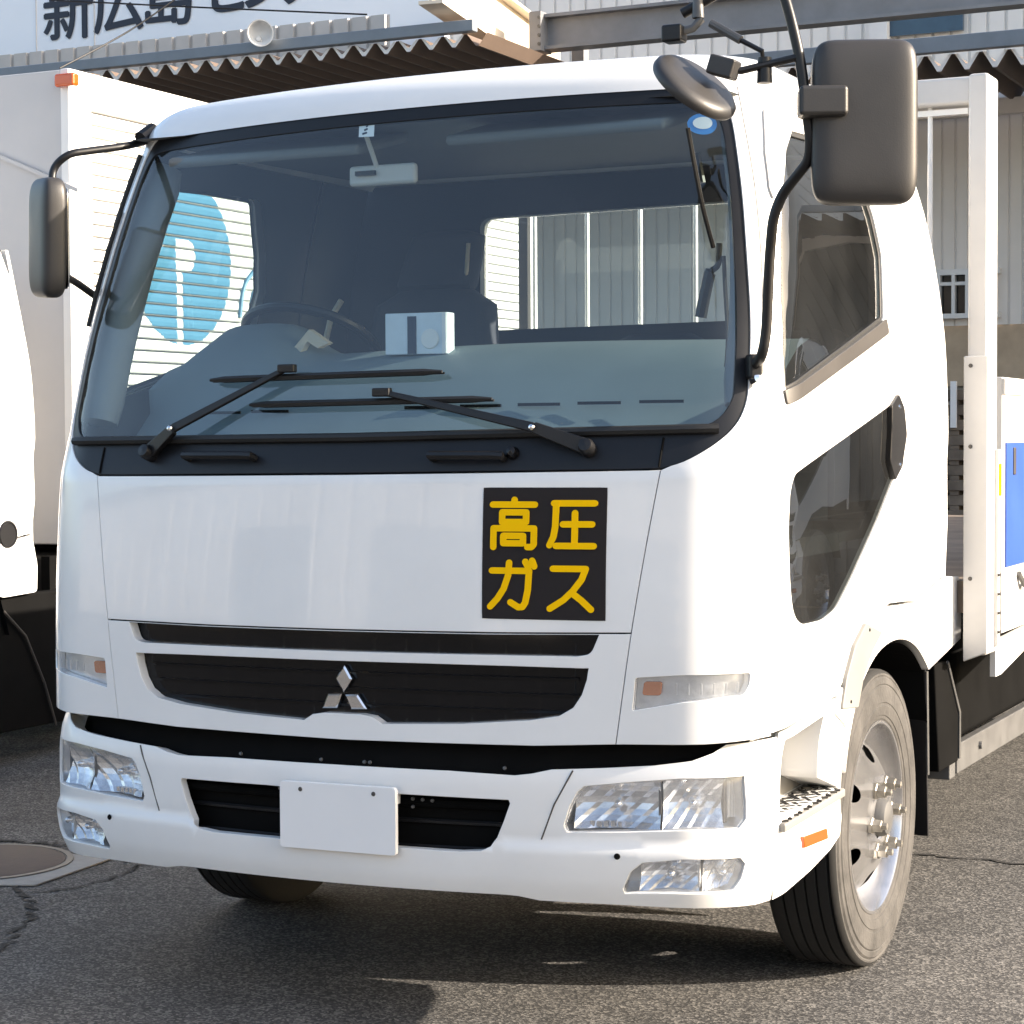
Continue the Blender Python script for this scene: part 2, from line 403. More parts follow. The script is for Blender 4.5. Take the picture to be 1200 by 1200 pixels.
# ================================================================== THE SETTING: ground
def asphalt():
    m, t, p = newmat('asphalt'); tc = N(t, 'TexCoord')
    n1 = N(t, 'TexNoise', Scale=.55, Detail=5.); n2 = N(t, 'TexVoronoi', Scale=145.); n3 = N(t, 'TexNoise', Scale=260., Detail=3.); n4 = N(t, 'TexNoise', Scale=6., Detail=8., Roughness=.7)
    for n in (n1, n2, n3, n4): t.links.new(tc.outputs['Object'], n.inputs['Vector'])
    cr = N(t, 'ValToRGB'); e = cr.color_ramp.elements
    e[0].position = .12; e[0].color = (.026, .0255, .0252, 1); e[1].position = .97; e[1].color = (.195, .186, .173, 1)
    k = cr.color_ramp.elements.new(.55); k.color = (.060, .058, .0565, 1)
    sep = N(t, 'SeparateColor'); t.links.new(n2.outputs['Color'], sep.inputs[0]); t.links.new(sep.outputs[0], cr.inputs[0])
    mr = N(t, 'MapRange'); mr.inputs[1].default_value = .25; mr.inputs[2].default_value = .75; mr.inputs[3].default_value = .62; mr.inputs[4].default_value = 1.28
    t.links.new(n4.outputs[0], mr.inputs[0])
    mr1 = N(t, 'MapRange'); mr1.inputs[1].default_value = .3; mr1.inputs[2].default_value = .7; mr1.inputs[3].default_value = .78; mr1.inputs[4].default_value = 1.15
    t.links.new(n1.outputs[0], mr1.inputs[0])
    n5 = N(t, 'TexNoise', Scale=1.7, Detail=4., Distortion=.6); t.links.new(tc.outputs['Object'], n5.inputs['Vector'])
    mr5 = N(t, 'MapRange'); mr5.inputs[1].default_value = .60; mr5.inputs[2].default_value = .68; mr5.inputs[3].default_value = 1.0; mr5.inputs[4].default_value = .76
    t.links.new(n5.outputs[0], mr5.inputs[0])
    mu0 = N(t, 'Math', operation='MULTIPLY'); t.links.new(mr1.outputs[0], mu0.inputs[0]); t.links.new(mr5.outputs[0], mu0.inputs[1])
    mu = N(t, 'Math', operation='MULTIPLY'); t.links.new(mr.outputs[0], mu.inputs[0]); t.links.new(mu0.outputs[0], mu.inputs[1])
    mx = N(t, 'Mix', data_type='RGBA', blend_type='MULTIPLY'); mx.inputs[0].default_value = 1
    t.links.new(cr.outputs[0], mx.inputs[6]); t.links.new(mu.outputs[0], mx.inputs[7]); t.links.new(mx.outputs[2], p.inputs['Base Color'])
    p.inputs['Roughness'].default_value = .85
    ad = N(t, 'Math', operation='ADD'); t.links.new(n2.outputs['Distance'], ad.inputs[0]); t.links.new(n3.outputs[0], ad.inputs[1])
    bp = N(t, 'Bump', Strength=.35, Distance=.004); t.links.new(ad.outputs[0], bp.inputs['Height']); t.links.new(bp.outputs[0], p.inputs['Normal'])
    return m
MAT['asphalt'] = asphalt()
MAT['concrete'] = simple('pale_concrete', (.34, .32, .29), .85, var=.2, scale=9, bump=.4, bscale=90)
MAT['lid'] = simple('rusty_manhole_lid', (.075, .052, .045), .7, var=.3, scale=12, bump=.3, bscale=60)
MAT['crack'] = simple('bitumen_crack', (.016, .016, .016), .9, var=.3, scale=20)
g = MB(); g.add([(-120, -90, 0), (120, -90, 0), (120, 130, 0), (-120, 130, 0)], [(0, 1, 2, 3)])
ground = g.build('ground', 'asphalt', None, 0); ground['kind'] = 'structure'; ground['label'] = 'worn grey asphalt yard'
def crack(pts, wd, name='asphalt_crack'):
    P = smoothpath([(*onZ(u, v)[:2], .004) for u, v in pts], 9); V = []; F = []; rn = random.Random(len(pts)*17)
    for i, p in enumerate(P):
        d = (P[min(i+1, len(P)-1)]-P[max(i-1, 0)]).normalized(); o = Vector((-d.y, d.x, 0)); ww = wd*(.2+1.1*rn.random()); j = (rn.random()-.5)*wd*2.2
        V += [p+o*(ww/2+j), p-o*(ww/2-j)]
        if i: F.append((2*i-2, 2*i-1, 2*i+1, 2*i))
    MB().add(V, F).build(name, 'crack', ground, 0)
crack([(-40, 1128), (8, 1107), (22, 1085), (38, 1073), (35, 1060), (20, 1045), (14, 1030)], .022)
crack([(-20, 987), (40, 988), (85, 993), (130, 1002), (160, 1011)], .030)
crack([(40, 1047), (90, 1040), (130, 1030), (165, 1015)], .012)
crack([(1060, 1000), (1120, 1005), (1200, 1013), (1330, 1020)], .020)
crack([(150, 1020), (170, 1012), (200, 1008), (260, 1004)], .010)
# manhole: concrete surround and lid
mc = onZ(12, 1016)
q = [(onZ(u, v)) for u, v in ((-85, 1003), (20, 998), (134, 1008), (40, 1041))]
cx_, cy_ = -2.10, 1.30
mh = thing('manhole_cover', 'round rusty manhole cover in pale concrete surround set in the asphalt', 'manhole', (cx_, cy_, 0))
a = radians(-38); s_ = .50
sq = [(cx_+s_*(cos(a+k*pi/2)), cy_+s_*sin(a+k*pi/2)) for k in range(4)]
sq = [(-2.62, 1.30), (-2.20, 1.50), (-1.80, 1.49), (-1.765, 1.03), (-2.19, .84), (-2.5, .95)]
MB().prism([(x, y, .001) for x, y in sq], (0, 0, .007)).build('concrete_surround', 'concrete', mh, 0, bevel=.003)
lidm = MB().lathe([(.0, .014), (.28, .014), (.288, .011), (.288, .002)], (cx_-.07, cy_-.06, 0), (0, 0, 1), 48)
lid = lidm.build('lid', 'lid', mh, 30)
lr = MB().lathe([(.292, .004), (.292, .012), (.315, .012), (.315, .004)], (cx_-.07, cy_-.06, 0), (0, 0, 1), 48); lr.build('lid_ring', 'galv', mh, 30)

# ================================================================== THE TRUCK
TR = thing('flatbed_truck', 'white flatbed truck with yellow lettered black warning sign on its front', 'truck', (0, 1.24, 0))
P_ = lambda *a, **k: panel(*a, parent=TR, **k)
# --- outlines traced on the cab surface (right half, mirrored)
seam_top = CAB.px(766, 549); seam_mid = CAB.px(735, 741); seam_bot = CAB.px(720, 876)
avg = lambda p, ds: (p[0]+ds, p[1])
seam_top = (.780, 1.398); seam_mid = (.728, 1.0115); seam_bot = (.695, .744)
ZH = 1.3955
hood = sym([(0, ZH), (.4, ZH+.001), (.70, ZH+.002), seam_top, seam_mid, (.4, 1.0075), (0, 1.0065)])
panel('hood_panel', CAB, hood, 'white', TR, gap=.0022, r=.0)
# grille panel with the two slots
slot1 = sym([(0, 1.003), (.4, 1.004), (.655, 1.008, .004), (.635, .957, .02), (.60, .952), (0, .950)])
slotm = CAB.trace([(400, 774), (500, 777), (600, 780), (690, 783), (688, 797), (682, 815), (672, 830), (655, 840), (620, 845), (540, 849), (447, 849), (436, 841), (422, 838), (400, 837)])
slotm = [(0, slotm[0][1])]+[p for p in slotm[1:-1]]+[(0, slotm[-1][1])]
slot2 = sym(slotm)
gp = [(0, .9995+.005), (.4, 1.0055), (seam_mid[0], 1.0095), seam_bot, (.5, .734), (0, .728)]
grille = panel('grille_panel', CAB, sym(gp), 'white', TR, holes=[slot1, slot2], gap=.0022, hlip=.03)
gi = panel('grille_insert', CAB, sym([(0, 1.02), (.69, 1.02), (.66, .76), (0, .75)]), 'gloss', TR, off=-.032, lip=0, step=.06, bstep=.05)
for k in range(4):  # bars and ribs added to suggest reflections in the smooth insert
    MB().tube([CAB.pt(s, .815+.040*k, -.034) for s in np.linspace(-.6, .6, 25)], .006, 6).build('reflection_bar', 'gloss', gi)
for k in range(15):
    MB().tube([CAB.pt(-.60+.0857*k-.012, z, -.035) for z in (.77, .985)], .0045, 6).build('reflection_rib', 'gloss', gi)
# emblem: three lozenges
em = []
for q in ([(238, 180), (265, 230), (235, 276), (207, 228)], [(181, 282), (229, 282), (212, 332), (160, 332)], [(240, 285), (285, 285), (318, 336), (262, 336)]):
    em.append([CAB.px(320+x/3, 720+y/3) for x, y in q])
emb = None
for q in em:
    b = MB(); q = np.array(q); c = q.mean(axis=0)
    lo = [CAB.pt(*p, -.028) for p in q]; mid = [CAB.pt(*p, -.018) for p in q]; hi = [CAB.pt(*(c+(p-c)*.78), -.014) for p in q]
    b.add(lo+mid+hi, [(0, 1, 5, 4), (1, 2, 6, 5), (2, 3, 7, 6), (3, 0, 4, 7), (4, 5, 9, 8), (5, 6, 10, 9), (6, 7, 11, 10), (7, 4, 8, 11), (8, 9, 10, 11)])
    if emb is None: emb = b.build('emblem', 'chrome', TR, 0, label='chrome emblem lozenge in the grille')
    else: b.build('emblem_lozenge', 'chrome', emb, 0)
# --- windscreen surround (black), cowl, glass
edge = [(.780, 1.402), (.83, 1.418), (.885, 1.450), (.93, 1.490), (.955, 1.535), (.962, 1.60), (.950, 1.75), (.932, 1.90), (.920, 2.02), (.912, 2.15), (.908, 2.25, .0), (.895, 2.31), (.865, 2.345), (.80, 2.36), (.5, 2.366), (0, 2.367)]
edge = edge[:1]+cat2(edge[0:], 4)[1:]
glo = [(0, 1.497), (.5, 1.499), (.80, 1.502), (.885, 1.510, .03), (.925, 1.56), (.927, 1.62), (.915, 1.76), (.899, 1.90), (.888, 2.02), (.882, 2.15), (.878, 2.24), (.86, 2.29), (.83, 2.307), (.76, 2.312), (.4, 2.314), (0, 2.315)]
glo = glo[:1]+cat2(glo, 4)[1:]
cowl = [(0, ZH+.004), (.4, ZH+.005), (.70, ZH+.005)]+edge
panel('windscreen_surround', CAB, sym(cowl), 'satin', TR, holes=[sym(glo)], off=-.004, gap=.002, lip=.02, hlip=.014)
panel('windscreen', CAB, sym(glo), 'glass', TR, off=-.008, lip=0, gap=-.006, step=.05, bstep=.03)
rb = [CAB.pt(s, 1.487+.006*abs(s), .004) for s in np.linspace(-.90, .90, 60)]
MB().tube(rb, .012, 8).build('windscreen_seal', 'rubber', TR)
# cowl grooves
for s in (-.775, .775):
    MB().tube([CAB.pt(s, z, -.003) for z in np.linspace(1.405, 1.475, 6)], .003, 6).build('cowl_joint', 'void', TR)
# --- corner panels with A pillar
door_f = [(1.070, .762), (1.070, 1.0), (1.068, 1.29), (1.040, 1.45), (1.003, 1.62), (.985, 1.75), (.972, 1.92), (.962, 2.02), (.952, 2.15), (.945, 2.25), (.94, 2.358)]
corner = [seam_bot, seam_mid, seam_top]+edge[1:]
corner = [seam_bot, seam_mid, seam_top]+[p for p in edge[1:] if p[0] > .79]+[(.80, 2.368), (.94, 2.362)]+door_f[:-1][::-1]+[(1.07, .757), (.9, .748)]
turn = CAB.trace([(744, 794), (800, 791), (880, 788), (879, 802), (872, 815), (800, 824), (740, 834)])
for sg in (1, -1):
    f = (lambda q: q) if sg > 0 else mir
    cp = panel('corner_panel', CAB, f(corner), 'white', TR, holes=[fillet(f(turn), .008)], gap=.0022, hlip=.025)
    t_ = panel('turn_lamp', CAB, f(turn), 'lens', TR, off=-.003, lip=0, gap=.0015, r=.008)
    panel('lamp_reflector', CAB, f(turn), 'reflector', t_, off=-.028, lip=0, gap=-.004)
    a0, z0 = np.array(f(turn)).mean(axis=0)
    panel('amber_patch', CAB, f([(turn[0][0]+.018, z0+.014, .006), (turn[0][0]+.058, z0+.014, .006), (turn[0][0]+.054, z0-.016, .006), (turn[0][0]+.014, z0-.016, .006)]), 'amber', t_, off=-.018, lip=.006)
    for k in range(6):
        s = a0+sg*(-.05+.03*k); MB().tube([CAB.pt(s, z0-.014, -.015), CAB.pt(s, z0+.012, -.015)], .0025, 5).build('lens_rib', 'reflector', t_)
MAT['pillar'] = simple('pillar_trim', (.16, .19, .22), .7, var=.08)
for sg in (1, -1):
    MB().tube([CAB.pt(sg*1.005, z, -.078) for z in np.linspace(1.56, 2.31, 14)], [.05]+[.058]*12+[.045], 12).build('pillar_trim', 'pillar', TR, 60)
# dark shell behind the front panels
panel('front_bulkhead', CAB, [(-1.0, .74), (1.0, .74), (.95, 1.45), (-.95, 1.45)], 'void', TR, off=-.06, lip=0, step=.1, bstep=.1)
# --- doors, quarter panels, wheel arch
arch = [(.80, .575), (.845, .68), (.935, .79), (1.08, .865), (1.24, .893), (1.40, .885), (1.54, .845), (1.66, .775)]
arch = cat2(arch, 5)
S_ = lambda y, z: (CAB.sY(y, z), z)
win = [CAB.px(921, 456), CAB.px(917, 410), CAB.px(913, 320), CAB.px(914, 240), CAB.px(920, 180)]
win = [(*CAB.px(920, 460), .02)]+CAB.trace([(917, 410), (914, 345), (914, 280), (916, 225), (921, 175)])+[(1.13, 2.215, .03), (1.18, 2.25), (1.45, 2.262), (1.70, 2.262, .03)]
wbr = CAB.px(1036, 376); wr = CAB.px(1034, 300); wrt = CAB.px(1022, 240)
win += [(wrt[0], 2.09), (wr[0]+.0, wr[1]), (wbr[0], wbr[1], .015)]
safety = CAB.trace([(931, 556), (960, 535), (1000, 507), (1043, 475), (1050, 462), (1056, 478), (1059, 510), (1054, 548), (1030, 610), (1000, 677), (982, 713), (965, 727), (940, 733), (930, 722), (926, 690), (924, 620), (926, 575)])
safety = fillet([safety[0]]+safety[3:], .035)
YD = 1.50
door = door_f+[(S_(1.5, 2.358)), S_(YD, 2.2), S_(YD+.03, 1.8), S_(YD+.03, 1.2), S_(YD-.0, .99), S_(1.24, 1.0), S_(1.0, .955), S_(.86, .865), S_(.74, .800)]
qp = [S_(YD, 2.358), S_(1.80, 2.358), S_(1.85, 2.15), S_(1.89, 1.8), S_(1.90, 1.45), S_(1.895, 1.2), S_(1.87, 1.045), S_(YD, .995), S_(YD+.03, 1.2), S_(YD+.03, 1.8), S_(YD, 2.2)]
fend = [S_(.74, .797), S_(.86, .857), S_(1.0, .951), S_(1.24, .996), S_(YD, .986), S_(1.87, 1.040), S_(2.02, 1.030, ), S_(2.05, 1.0), S_(2.06, .90), S_(2.05, .83), S_(1.66, .772)]+[S_(y, z) for y, z in arch[::-1][1:-1]]+[S_(.83, .71), S_(.74, .752)]
fend_l = [(1.072, .80), S_(.74, .797)]
for sg in (1, -1):
    f = (lambda q: q) if sg > 0 else mir
    d_ = panel('door', CAB, f(door), 'white', TR, holes=[f(win), f(safety)], gap=.004, hlip=.02)
    pk = CAB.trace([(894, 130), (902, 123), (919, 122), (915, 165), (910, 205), (906, 234), (901, 222), (896, 180)])
    panel('door_corner_plate', CAB, f(pk), 'offwhite', d_, off=.006, lip=.006, r=.008, step=.02)
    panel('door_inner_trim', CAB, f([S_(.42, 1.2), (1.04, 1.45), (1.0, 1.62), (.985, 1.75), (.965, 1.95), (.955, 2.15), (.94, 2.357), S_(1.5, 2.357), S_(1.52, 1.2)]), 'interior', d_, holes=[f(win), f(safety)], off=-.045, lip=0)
    panel('window_glass', CAB, f(win), 'glass_side', d_, off=-.012, lip=0, gap=-.008, step=.06)
    panel('window_seal', CAB, f(win), 'rubber', d_, holes=[f([(p[0]*1.0, p[1]) for p in [tuple(np.array(q_)-o*.012) for q_, o in zip(resample(fillet(win), .03), outnorm(resample(fillet(win), .03)) if area2(resample(fillet(win), .03)) > 0 else [-x for x in outnorm(resample(fillet(win), .03))])]])], off=-.006, lip=.004, gap=.001, step=.02)
    panel('lower_window', CAB, f(safety), 'glass_dark', d_, off=-.005, lip=0, gap=-.004, step=.06)
    # belt moulding along the sill
    bm_ = [(1.098, 1.580), (1.103, 1.552), CAB.px(1038, 390), CAB.px(1036, 376)]
    bm_ = [(win[0][0]-.005, win[0][1]+.004), (win[0][0]+.008, win[0][1]-.030, .012), (wbr[0]+.035, wbr[1]-.034, .012), (wbr[0]+.010, wbr[1]+.004)]
    panel('belt_moulding', CAB, f(bm_), 'trim', d_, off=.006, lip=.012, step=.03)
    # handle on the rear edge of the lower window
    hd = CAB.trace([(1042, 476), (1050, 463), (1056, 478), (1059, 510), (1054, 546), (1046, 562), (1040, 540)])
    hp = panel('door_handle', CAB, f(hd), 'black', d_, off=.010, lip=.018, r=.006)
    hc = [CAB.px(1050, 477), CAB.px(1051, 545)]
    for p in hc:
        MB().lathe([(0, .004), (.006, .003), (.007, 0)], CAB.pt(p[0]*sg, p[1], .010), CAB.normal(p[0]*sg, p[1]), 10).build('handle_bolt', 'chrome', hp)
    panel('quarter_panel', CAB, f(qp), 'white', TR, gap=.0025)
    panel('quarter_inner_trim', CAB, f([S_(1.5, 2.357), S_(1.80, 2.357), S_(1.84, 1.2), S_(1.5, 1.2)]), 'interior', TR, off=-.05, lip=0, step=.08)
    fd = panel('fender', CAB, f(fend), 'white', TR, gap=.0022, lip=.05, off=.004)
    # grey flare strip at the front of the arch
    fl = CAB.trace([(1011, 731), (1029, 741), (1018, 762), (1007, 795), (1001, 828), (983, 830), (988, 795), (998, 757)])
    fp = panel('arch_flare', CAB, f(fl), 'flare', fd, off=.012, lip=.014, r=.006)
    for (u, v) in ((1014, 738), (992, 822)):
        p = CAB.px(u, v); MB().lathe([(0, .003), (.004, .002), (.005, 0)], CAB.pt(p[0]*sg, p[1], .012), CAB.normal(p[0]*sg, p[1]), 8).build('flare_screw', 'void', fp)
    # inner wheel housing
    hb = MB(); arc = arch[:]; 
    for (y1, z1), (y2, z2) in zip([(.76, .42)]+arc, arc+[(1.72, .60)]):
        hb.add([(sg*1.06, y1, z1+.004), (sg*1.06, y2, z2+.004), (sg*.62, y2, z2+.03), (sg*.62, y1, z1+.03)], [(0, 1, 2, 3)])
    hb.add([(sg*.62, .7, .3), (sg*.62, 1.8, .3), (sg*.62, 1.8, 1.0), (sg*.62, .7, 1.0)], [(0, 1, 2, 3)])
    hb.build('wheel_housing', 'void', TR, 40)
    # step bay side panel on the bumper line
    T_ = lambda y, z: (BUM.sY(y, z), z)
    st = [(1.075, .757), T_(.74, .794), T_(.83, .70), T_(.80, .55), T_(.775, .43), T_(.70, .405), T_(.55, .378), T_(.40, .362), (1.085, .352)]
    rec = [(1.105, .735), T_(.62, .768), T_(.70, .765), T_(.685, .60), T_(.80, .547), T_(.775, .535), (1.105, .545)]
    rec = [(1.105, .738), T_(.655, .762), T_(.60, .61), T_(.785, .556), (1.105, .545)]
    sp = panel('step_panel', BUM, f(st), 'white2', TR, holes=[f(rec)], gap=.002, hlip=.10)
    panel('step_recess', BUM, f([(1.09, .77), T_(.72, .78), T_(.80, .53), (1.09, .52)]), 'flare', sp, off=-.10, lip=0, step=.08)  # grey colour stands in for the shade inside the recess
    trd = MB()
    y_a = BUM(1.105, .54)[1]
    A = [Vector(BUM.pt(sg*1.105, .540, .016)), Vector(BUM.pt(sg*(T_(.79, .553)[0]), .553, .016)), Vector(BUM.pt(sg*(T_(.80, .56)[0]), .56, -.095)), Vector(BUM.pt(sg*1.105, .545, -.10))]
    tread = trd.prism(A, (0, 0, -.022)).build('step_tread', 'flare', sp, 30, bevel=.005)
    for i in range(5):
        for j in range(12):
            u_ = (j+.5+.5*(i % 2))/12.5; v_ = (i+.5)/5.6
            p = A[0].lerp(A[1], u_).lerp(A[3].lerp(A[2], u_), .04+v_*.9)
            if i*12+j < 60: MB().box(p+Vector((0, 0, .002)), (.011, .026, .005), Matrix.Rotation(radians(38 if (i+j) % 2 else -38), 3, 'Z')).build('tread_stud', 'black', tread, 0)
    mk = CAB  # side marker
    sm = BUM.trace([(939, 981), (966, 971), (967, 982), (940, 993)])
    panel('side_marker', BUM, f(sm), 'orange', sp, off=.008, lip=.010, r=.004)
# --- roof
def roof():
    V = []; F = []; rings = []
    zb = 2.362; y0b, wb, Rfb, rcb = CAB.y0(zb), CAB.w(zb), CAB.Rf(zb), CAB.rc(zb)
    prof = [(-.004, -.016), (.0, 0)]+[(.085*(1-cos(a))+.020*sin(a), .086*sin(a)) for a in np.linspace(.12, pi/2, 14)]
    x0, z0 = prof[-1]
    prof += [(x0+.10, z0+.012), (x0+.25, z0+.022), (x0+.50, z0+.030)]
    for ins, dz in prof:
        ring = []; wv = wb-ins; yv = y0b+ins
        rcv = max(.05, rcb+.3*max(ins, 0)); yr = 1.85-ins*1.0
        ss = list(np.linspace(0, SA, 26))+list(np.linspace(SA, SB, 14))[1:]
        right = [section(yv, wv, Rfb, min(rcv, wv*.8), s) for s in ss]
        yl = right[-1][1]; n = 12
        for k in range(1, n+1): right.append((wv, yl+(yr-.12-yl)*k/n))
        for k in range(1, 6): a = pi/2*k/5; right.append((wv-.12*(1-cos(a)), yr-.12+.12*sin(a)))
        ring = right+[(-x, y) for x, y in right[::-1]][:-1]
        rings.append([(x, y, zb+dz+x*sin(LEAN)) for x, y in ring])
    n = len(rings[0]); V = [p for r_ in rings for p in r_]
    for i in range(len(rings)-1):
        for k in range(n): F.append((i*n+k, i*n+(k+1) % n, (i+1)*n+(k+1) % n, (i+1)*n+k))
    F.append(tuple(range((len(rings)-1)*n, len(rings)*n)))
    return MB().add(V, F).build('roof', 'white', TR, 50)
roof()
hl = MB(); hl.add([(-.9, .42, 2.335), (.9, .42, 2.335), (.92, 1.8, 2.36), (-.92, 1.8, 2.36)], [(0, 1, 2, 3)]); hl.build('headliner', 'liner', TR, 0)
vz = MB(); vz.box((.42, .56, 2.30), (.62, .30, .03), Matrix.Rotation(radians(14), 3, 'X')); vz.build('sun_visor', 'liner', TR, 30, bevel=.012)
vz = MB(); vz.box((-.46, .56, 2.295), (.62, .30, .03), Matrix.Rotation(radians(14), 3, 'X')); vz.build('sun_visor', 'liner', TR, 30, bevel=.012)
# --- rear wall with window
RW = Plane((0, 1.86, 0), (1, 0, 0), (0, 0, 1))
rwo = [(-1.07, .95), (1.07, .95), (1.07, 1.5), (1.03, 2.0), (.95, 2.35), (-.95, 2.35), (-1.03, 2.0), (-1.07, 1.5)]
rwh = [(-.50, 1.845, .04), (.56, 1.855, .04), (.56, 2.235, .04), (-.50, 2.222, .04)]
panel('rear_wall', RW, rwo, 'white', TR, holes=[rwh], lip=.02, step=.15, bstep=.06, flip=True)
panel('rear_wall_trim', Plane((0, 1.83, 0), (1, 0, 0), (0, 0, 1)), rwo, 'interior', TR, holes=[rwh], lip=0, step=.15, bstep=.06)
panel('rear_window', Plane((0, 1.85, 0), (1, 0, 0), (0, 0, 1)), rwh, 'glass_rear', TR, lip=0, step=.2, bstep=.1)
MB().box((0, 1.1, 1.2), (2.0, 1.5, .05)).build('cab_floor', 'interior', TR, 0)
# --- dashboard
def dash():
    xs = np.linspace(-.98, .98, 60); prof = [(.30, 1.475), (.36, 1.50), (.44, 1.575), (.52, 1.645), (.62, 1.705), (.72, 1.735), (.80, 1.735), (.86, 1.70), (.88, 1.6), (.88, 1.25)]
    V = []; F = []
    for i, x in enumerate(xs):
        b = 4*(abs(x)/1.0)**2
        hump = .105*math.exp(-((x+.70)/.20)**4)
        for y, z in prof:
            k = min(1, max(0, (y-.42)/.3)); dz = hump*k*k*(3-2*k)
            V.append((x, y+.045*b*(1 if y < .5 else .5), z+dz+.008*sin(x*3+1)*k+x*sin(LEAN)))
    m = len(prof)
    for i in range(len(xs)-1):
        for j in range(m-1): F.append((i*m+j, (i+1)*m+j, (i+1)*m+j+1, i*m+j+1))
    d = MB().add(V, F).build('dashboard', 'dash', TR, 60)
    # demister slots along the base of the windscreen
    for k in range(9):
        x = -.62+.165*k
        if abs(x+.2) < .12: continue
        MB().box((x, .425+.04*x*x*4*.5, 1.567+x*sin(LEAN)), (.12, .004, .008)).build('demister_slot', 'void', d, 0)
    return d
DASH = dash()
# box on the dashboard
bx = thing('packet', 'pale blue and white packet standing on the dashboard behind the windscreen', 'packet', (-.10, .66, 1.73))
c = Vector((-.10, .66, 1.775)); Rz = Matrix.Rotation(radians(4), 3, 'Z')
MB().box(c, (.19, .05, .115), Rz).build('carton', 'paper', bx, 0, bevel=.003)
MB().box(c+Rz @ Vector((-.012, -.0265, -.004)), (.026, .003, .104), Rz).build('dark_stripe', 'ink', bx, 0)
MB().box(c+Rz @ Vector((.086, -.027, -.0)), (.012, .003, .113), Rz).build('edge_fold', 'plate', bx, 0)
MB().lathe([(0, .002), (.026, .002), (.028, 0)], c+Rz @ Vector((.042, -.026, -.015)), (0, -1, 0), 20).build('round_print', 'plate', bx)
# thin pale wedge shape on the dash
pw = MB(); pw.add([onY(333, 421, .66), onY(362, 386, .70), onY(385, 402, .70), onY(372, 408, .68), onY(360, 400, .69), onY(347, 421, .66)], [(0, 1, 2, 3, 4, 5)])
pv = pw.v[:]; MB().prism([Vector(p) for p in pv], (.004, .02, 0)).build('dash_wedge', 'beige', DASH, 0)
# steering wheel
swc = Vector((-.66, 1.00, 1.785)); ax = Vector((0, .45, .9)).normalized(); e1 = Vector((1, 0, 0)); e2 = ax.cross(e1)
MB().tube([swc+(e1*cos(a)+e2*sin(a))*.205 for a in np.linspace(0, 2*pi, 41)], .015, 8).build('steering_wheel', 'black', TR)
# seats
def seat(x, wd, hr=True, top=2.05, yb=1.42):
    b = MB(); V = []; prof = [(0, 1.35), (.0, 1.5), (.0, 1.75), (.02, 1.93), (.04, top)]
    def slab(cx, w, z0, z1, y, th, tp):
        n = 14; V = []; F = []; rows = 12
        for i in range(rows+1):
            t = i/rows; z = z0+(z1-z0)*t; ww = w*(1-tp*t*t)*(1 if t < .9 else math.sqrt(max(.02, 1-((t-.9)/.1)**2))*.5+.5); yy = y+.10*t
            for k in range(n):
                a = 2*pi*k/n; V.append((cx+ww/2*np.sign(cos(a))*abs(cos(a))**.5, yy+th/2*np.sign(sin(a))*abs(sin(a))**.6*(1 if i not in (0, rows) else .5), z))
        for i in range(rows):
            for k in range(n): F.append((i*n+k, i*n+(k+1) % n, (i+1)*n+(k+1) % n, (i+1)*n+k))
        F += [tuple(range(n)), tuple(range(rows*n, rows*n+n))]
        return MB().add(V, F)
    s = slab(x, wd, 1.28, top-(.19 if hr else 0), yb, .14, .18).build('seat_back', 'seat', TR, 50)
    if hr: slab(x, wd*.56, top-.20, top, yb+.09, .10, .12).build('headrest', 'seat', s, 50)
    return s
seat(-.50, .50, True, 2.16); seat(.28, .44, False, 1.80); seat(.74, .42, False, 1.80)
MB().tube([onY(549, 285, 1.5), onY(546, 330, 1.5), onY(549, 394, 1.5)], .007, 6).build('seat_belt', 'beige', TR)
MB().tube([onY(400, 352, 1.3), onY(388, 372, 1.3), onY(382, 398, 1.3)], .010, 6).build('seat_belt', 'beige', TR)
# belts and pillar trim on the passenger pillar
MB().tube(smoothpath([onX(806, 150, .93), onX(822, 235, .95), onX(836, 290, .96)]), .006, 6).build('seat_belt', 'black', TR)
MB().tube([onY(815, 180, .60), onY(822, 215, .60)], .012, 8).build('visor_clip', 'black', TR)
gh = roundedpath([onY(843, 285, .50), onY(842, 312, .50), onY(832, 318, .50), onY(826, 345, .5), onY(821, 372, .5)], .02)
MB().tube(gh, [.008]*(len(gh)//2)+[.016]*(len(gh)-len(gh)//2), 8).build('grab_handle', 'black', TR)
MB().tube(smoothpath([onY(848, 300, .5), onY(850, 340, .5), onY(853, 395, .5), onY(851, 430, .5)]), .006, 6).build('pillar_cable', 'black', TR)
# rear-view mirror and stickers
rmo = MB().box((-.105, .47, 2.195), (.205, .025, .055)).build('rear_view_mirror', 'greyplast', TR, 60, bevel=.011, seg=4)
MB().tube([(-.12, .465, 2.21), (-.135, .425, 2.305)], .007, 6).build('mirror_stalk', 'greyplast', rmo)
MB().box((-.15, .452, 2.20), (.06, .012, .012)).build('mirror_knob', 'black', rmo, 30)
stk = CAB.trace([(419, 140), (437, 139), (436, 158), (418, 159)])
so = panel('inspection_sticker', CAB, stk, 'plate', TR, off=-.010, lip=0)
for k in range(3):
    a, z = stk[3]; mbx = MB(); ribbon(CAB, [(a+.012+.004*k, z+.008+.010*k), (a+.022, z+.010+.010*k)], .005, -.0085, mbx); mbx.build('sticker_mark', 'ink', so, 0)
cs = CAB.px(824, 143)
sk = panel('round_sticker', CAB, [(cs[0]+.040*cos(t), cs[1]+.028*sin(t)) for t in np.linspace(0, 2*pi, 24)[:-1]], 'blue', TR, off=-.010, lip=0, step=.02)
panel('sticker_centre', CAB, [(cs[0]+.026*cos(t), cs[1]+.002+.016*sin(t)) for t in np.linspace(0, 2*pi, 20)[:-1]], 'plate', sk, off=-.009, lip=0, step=.02)
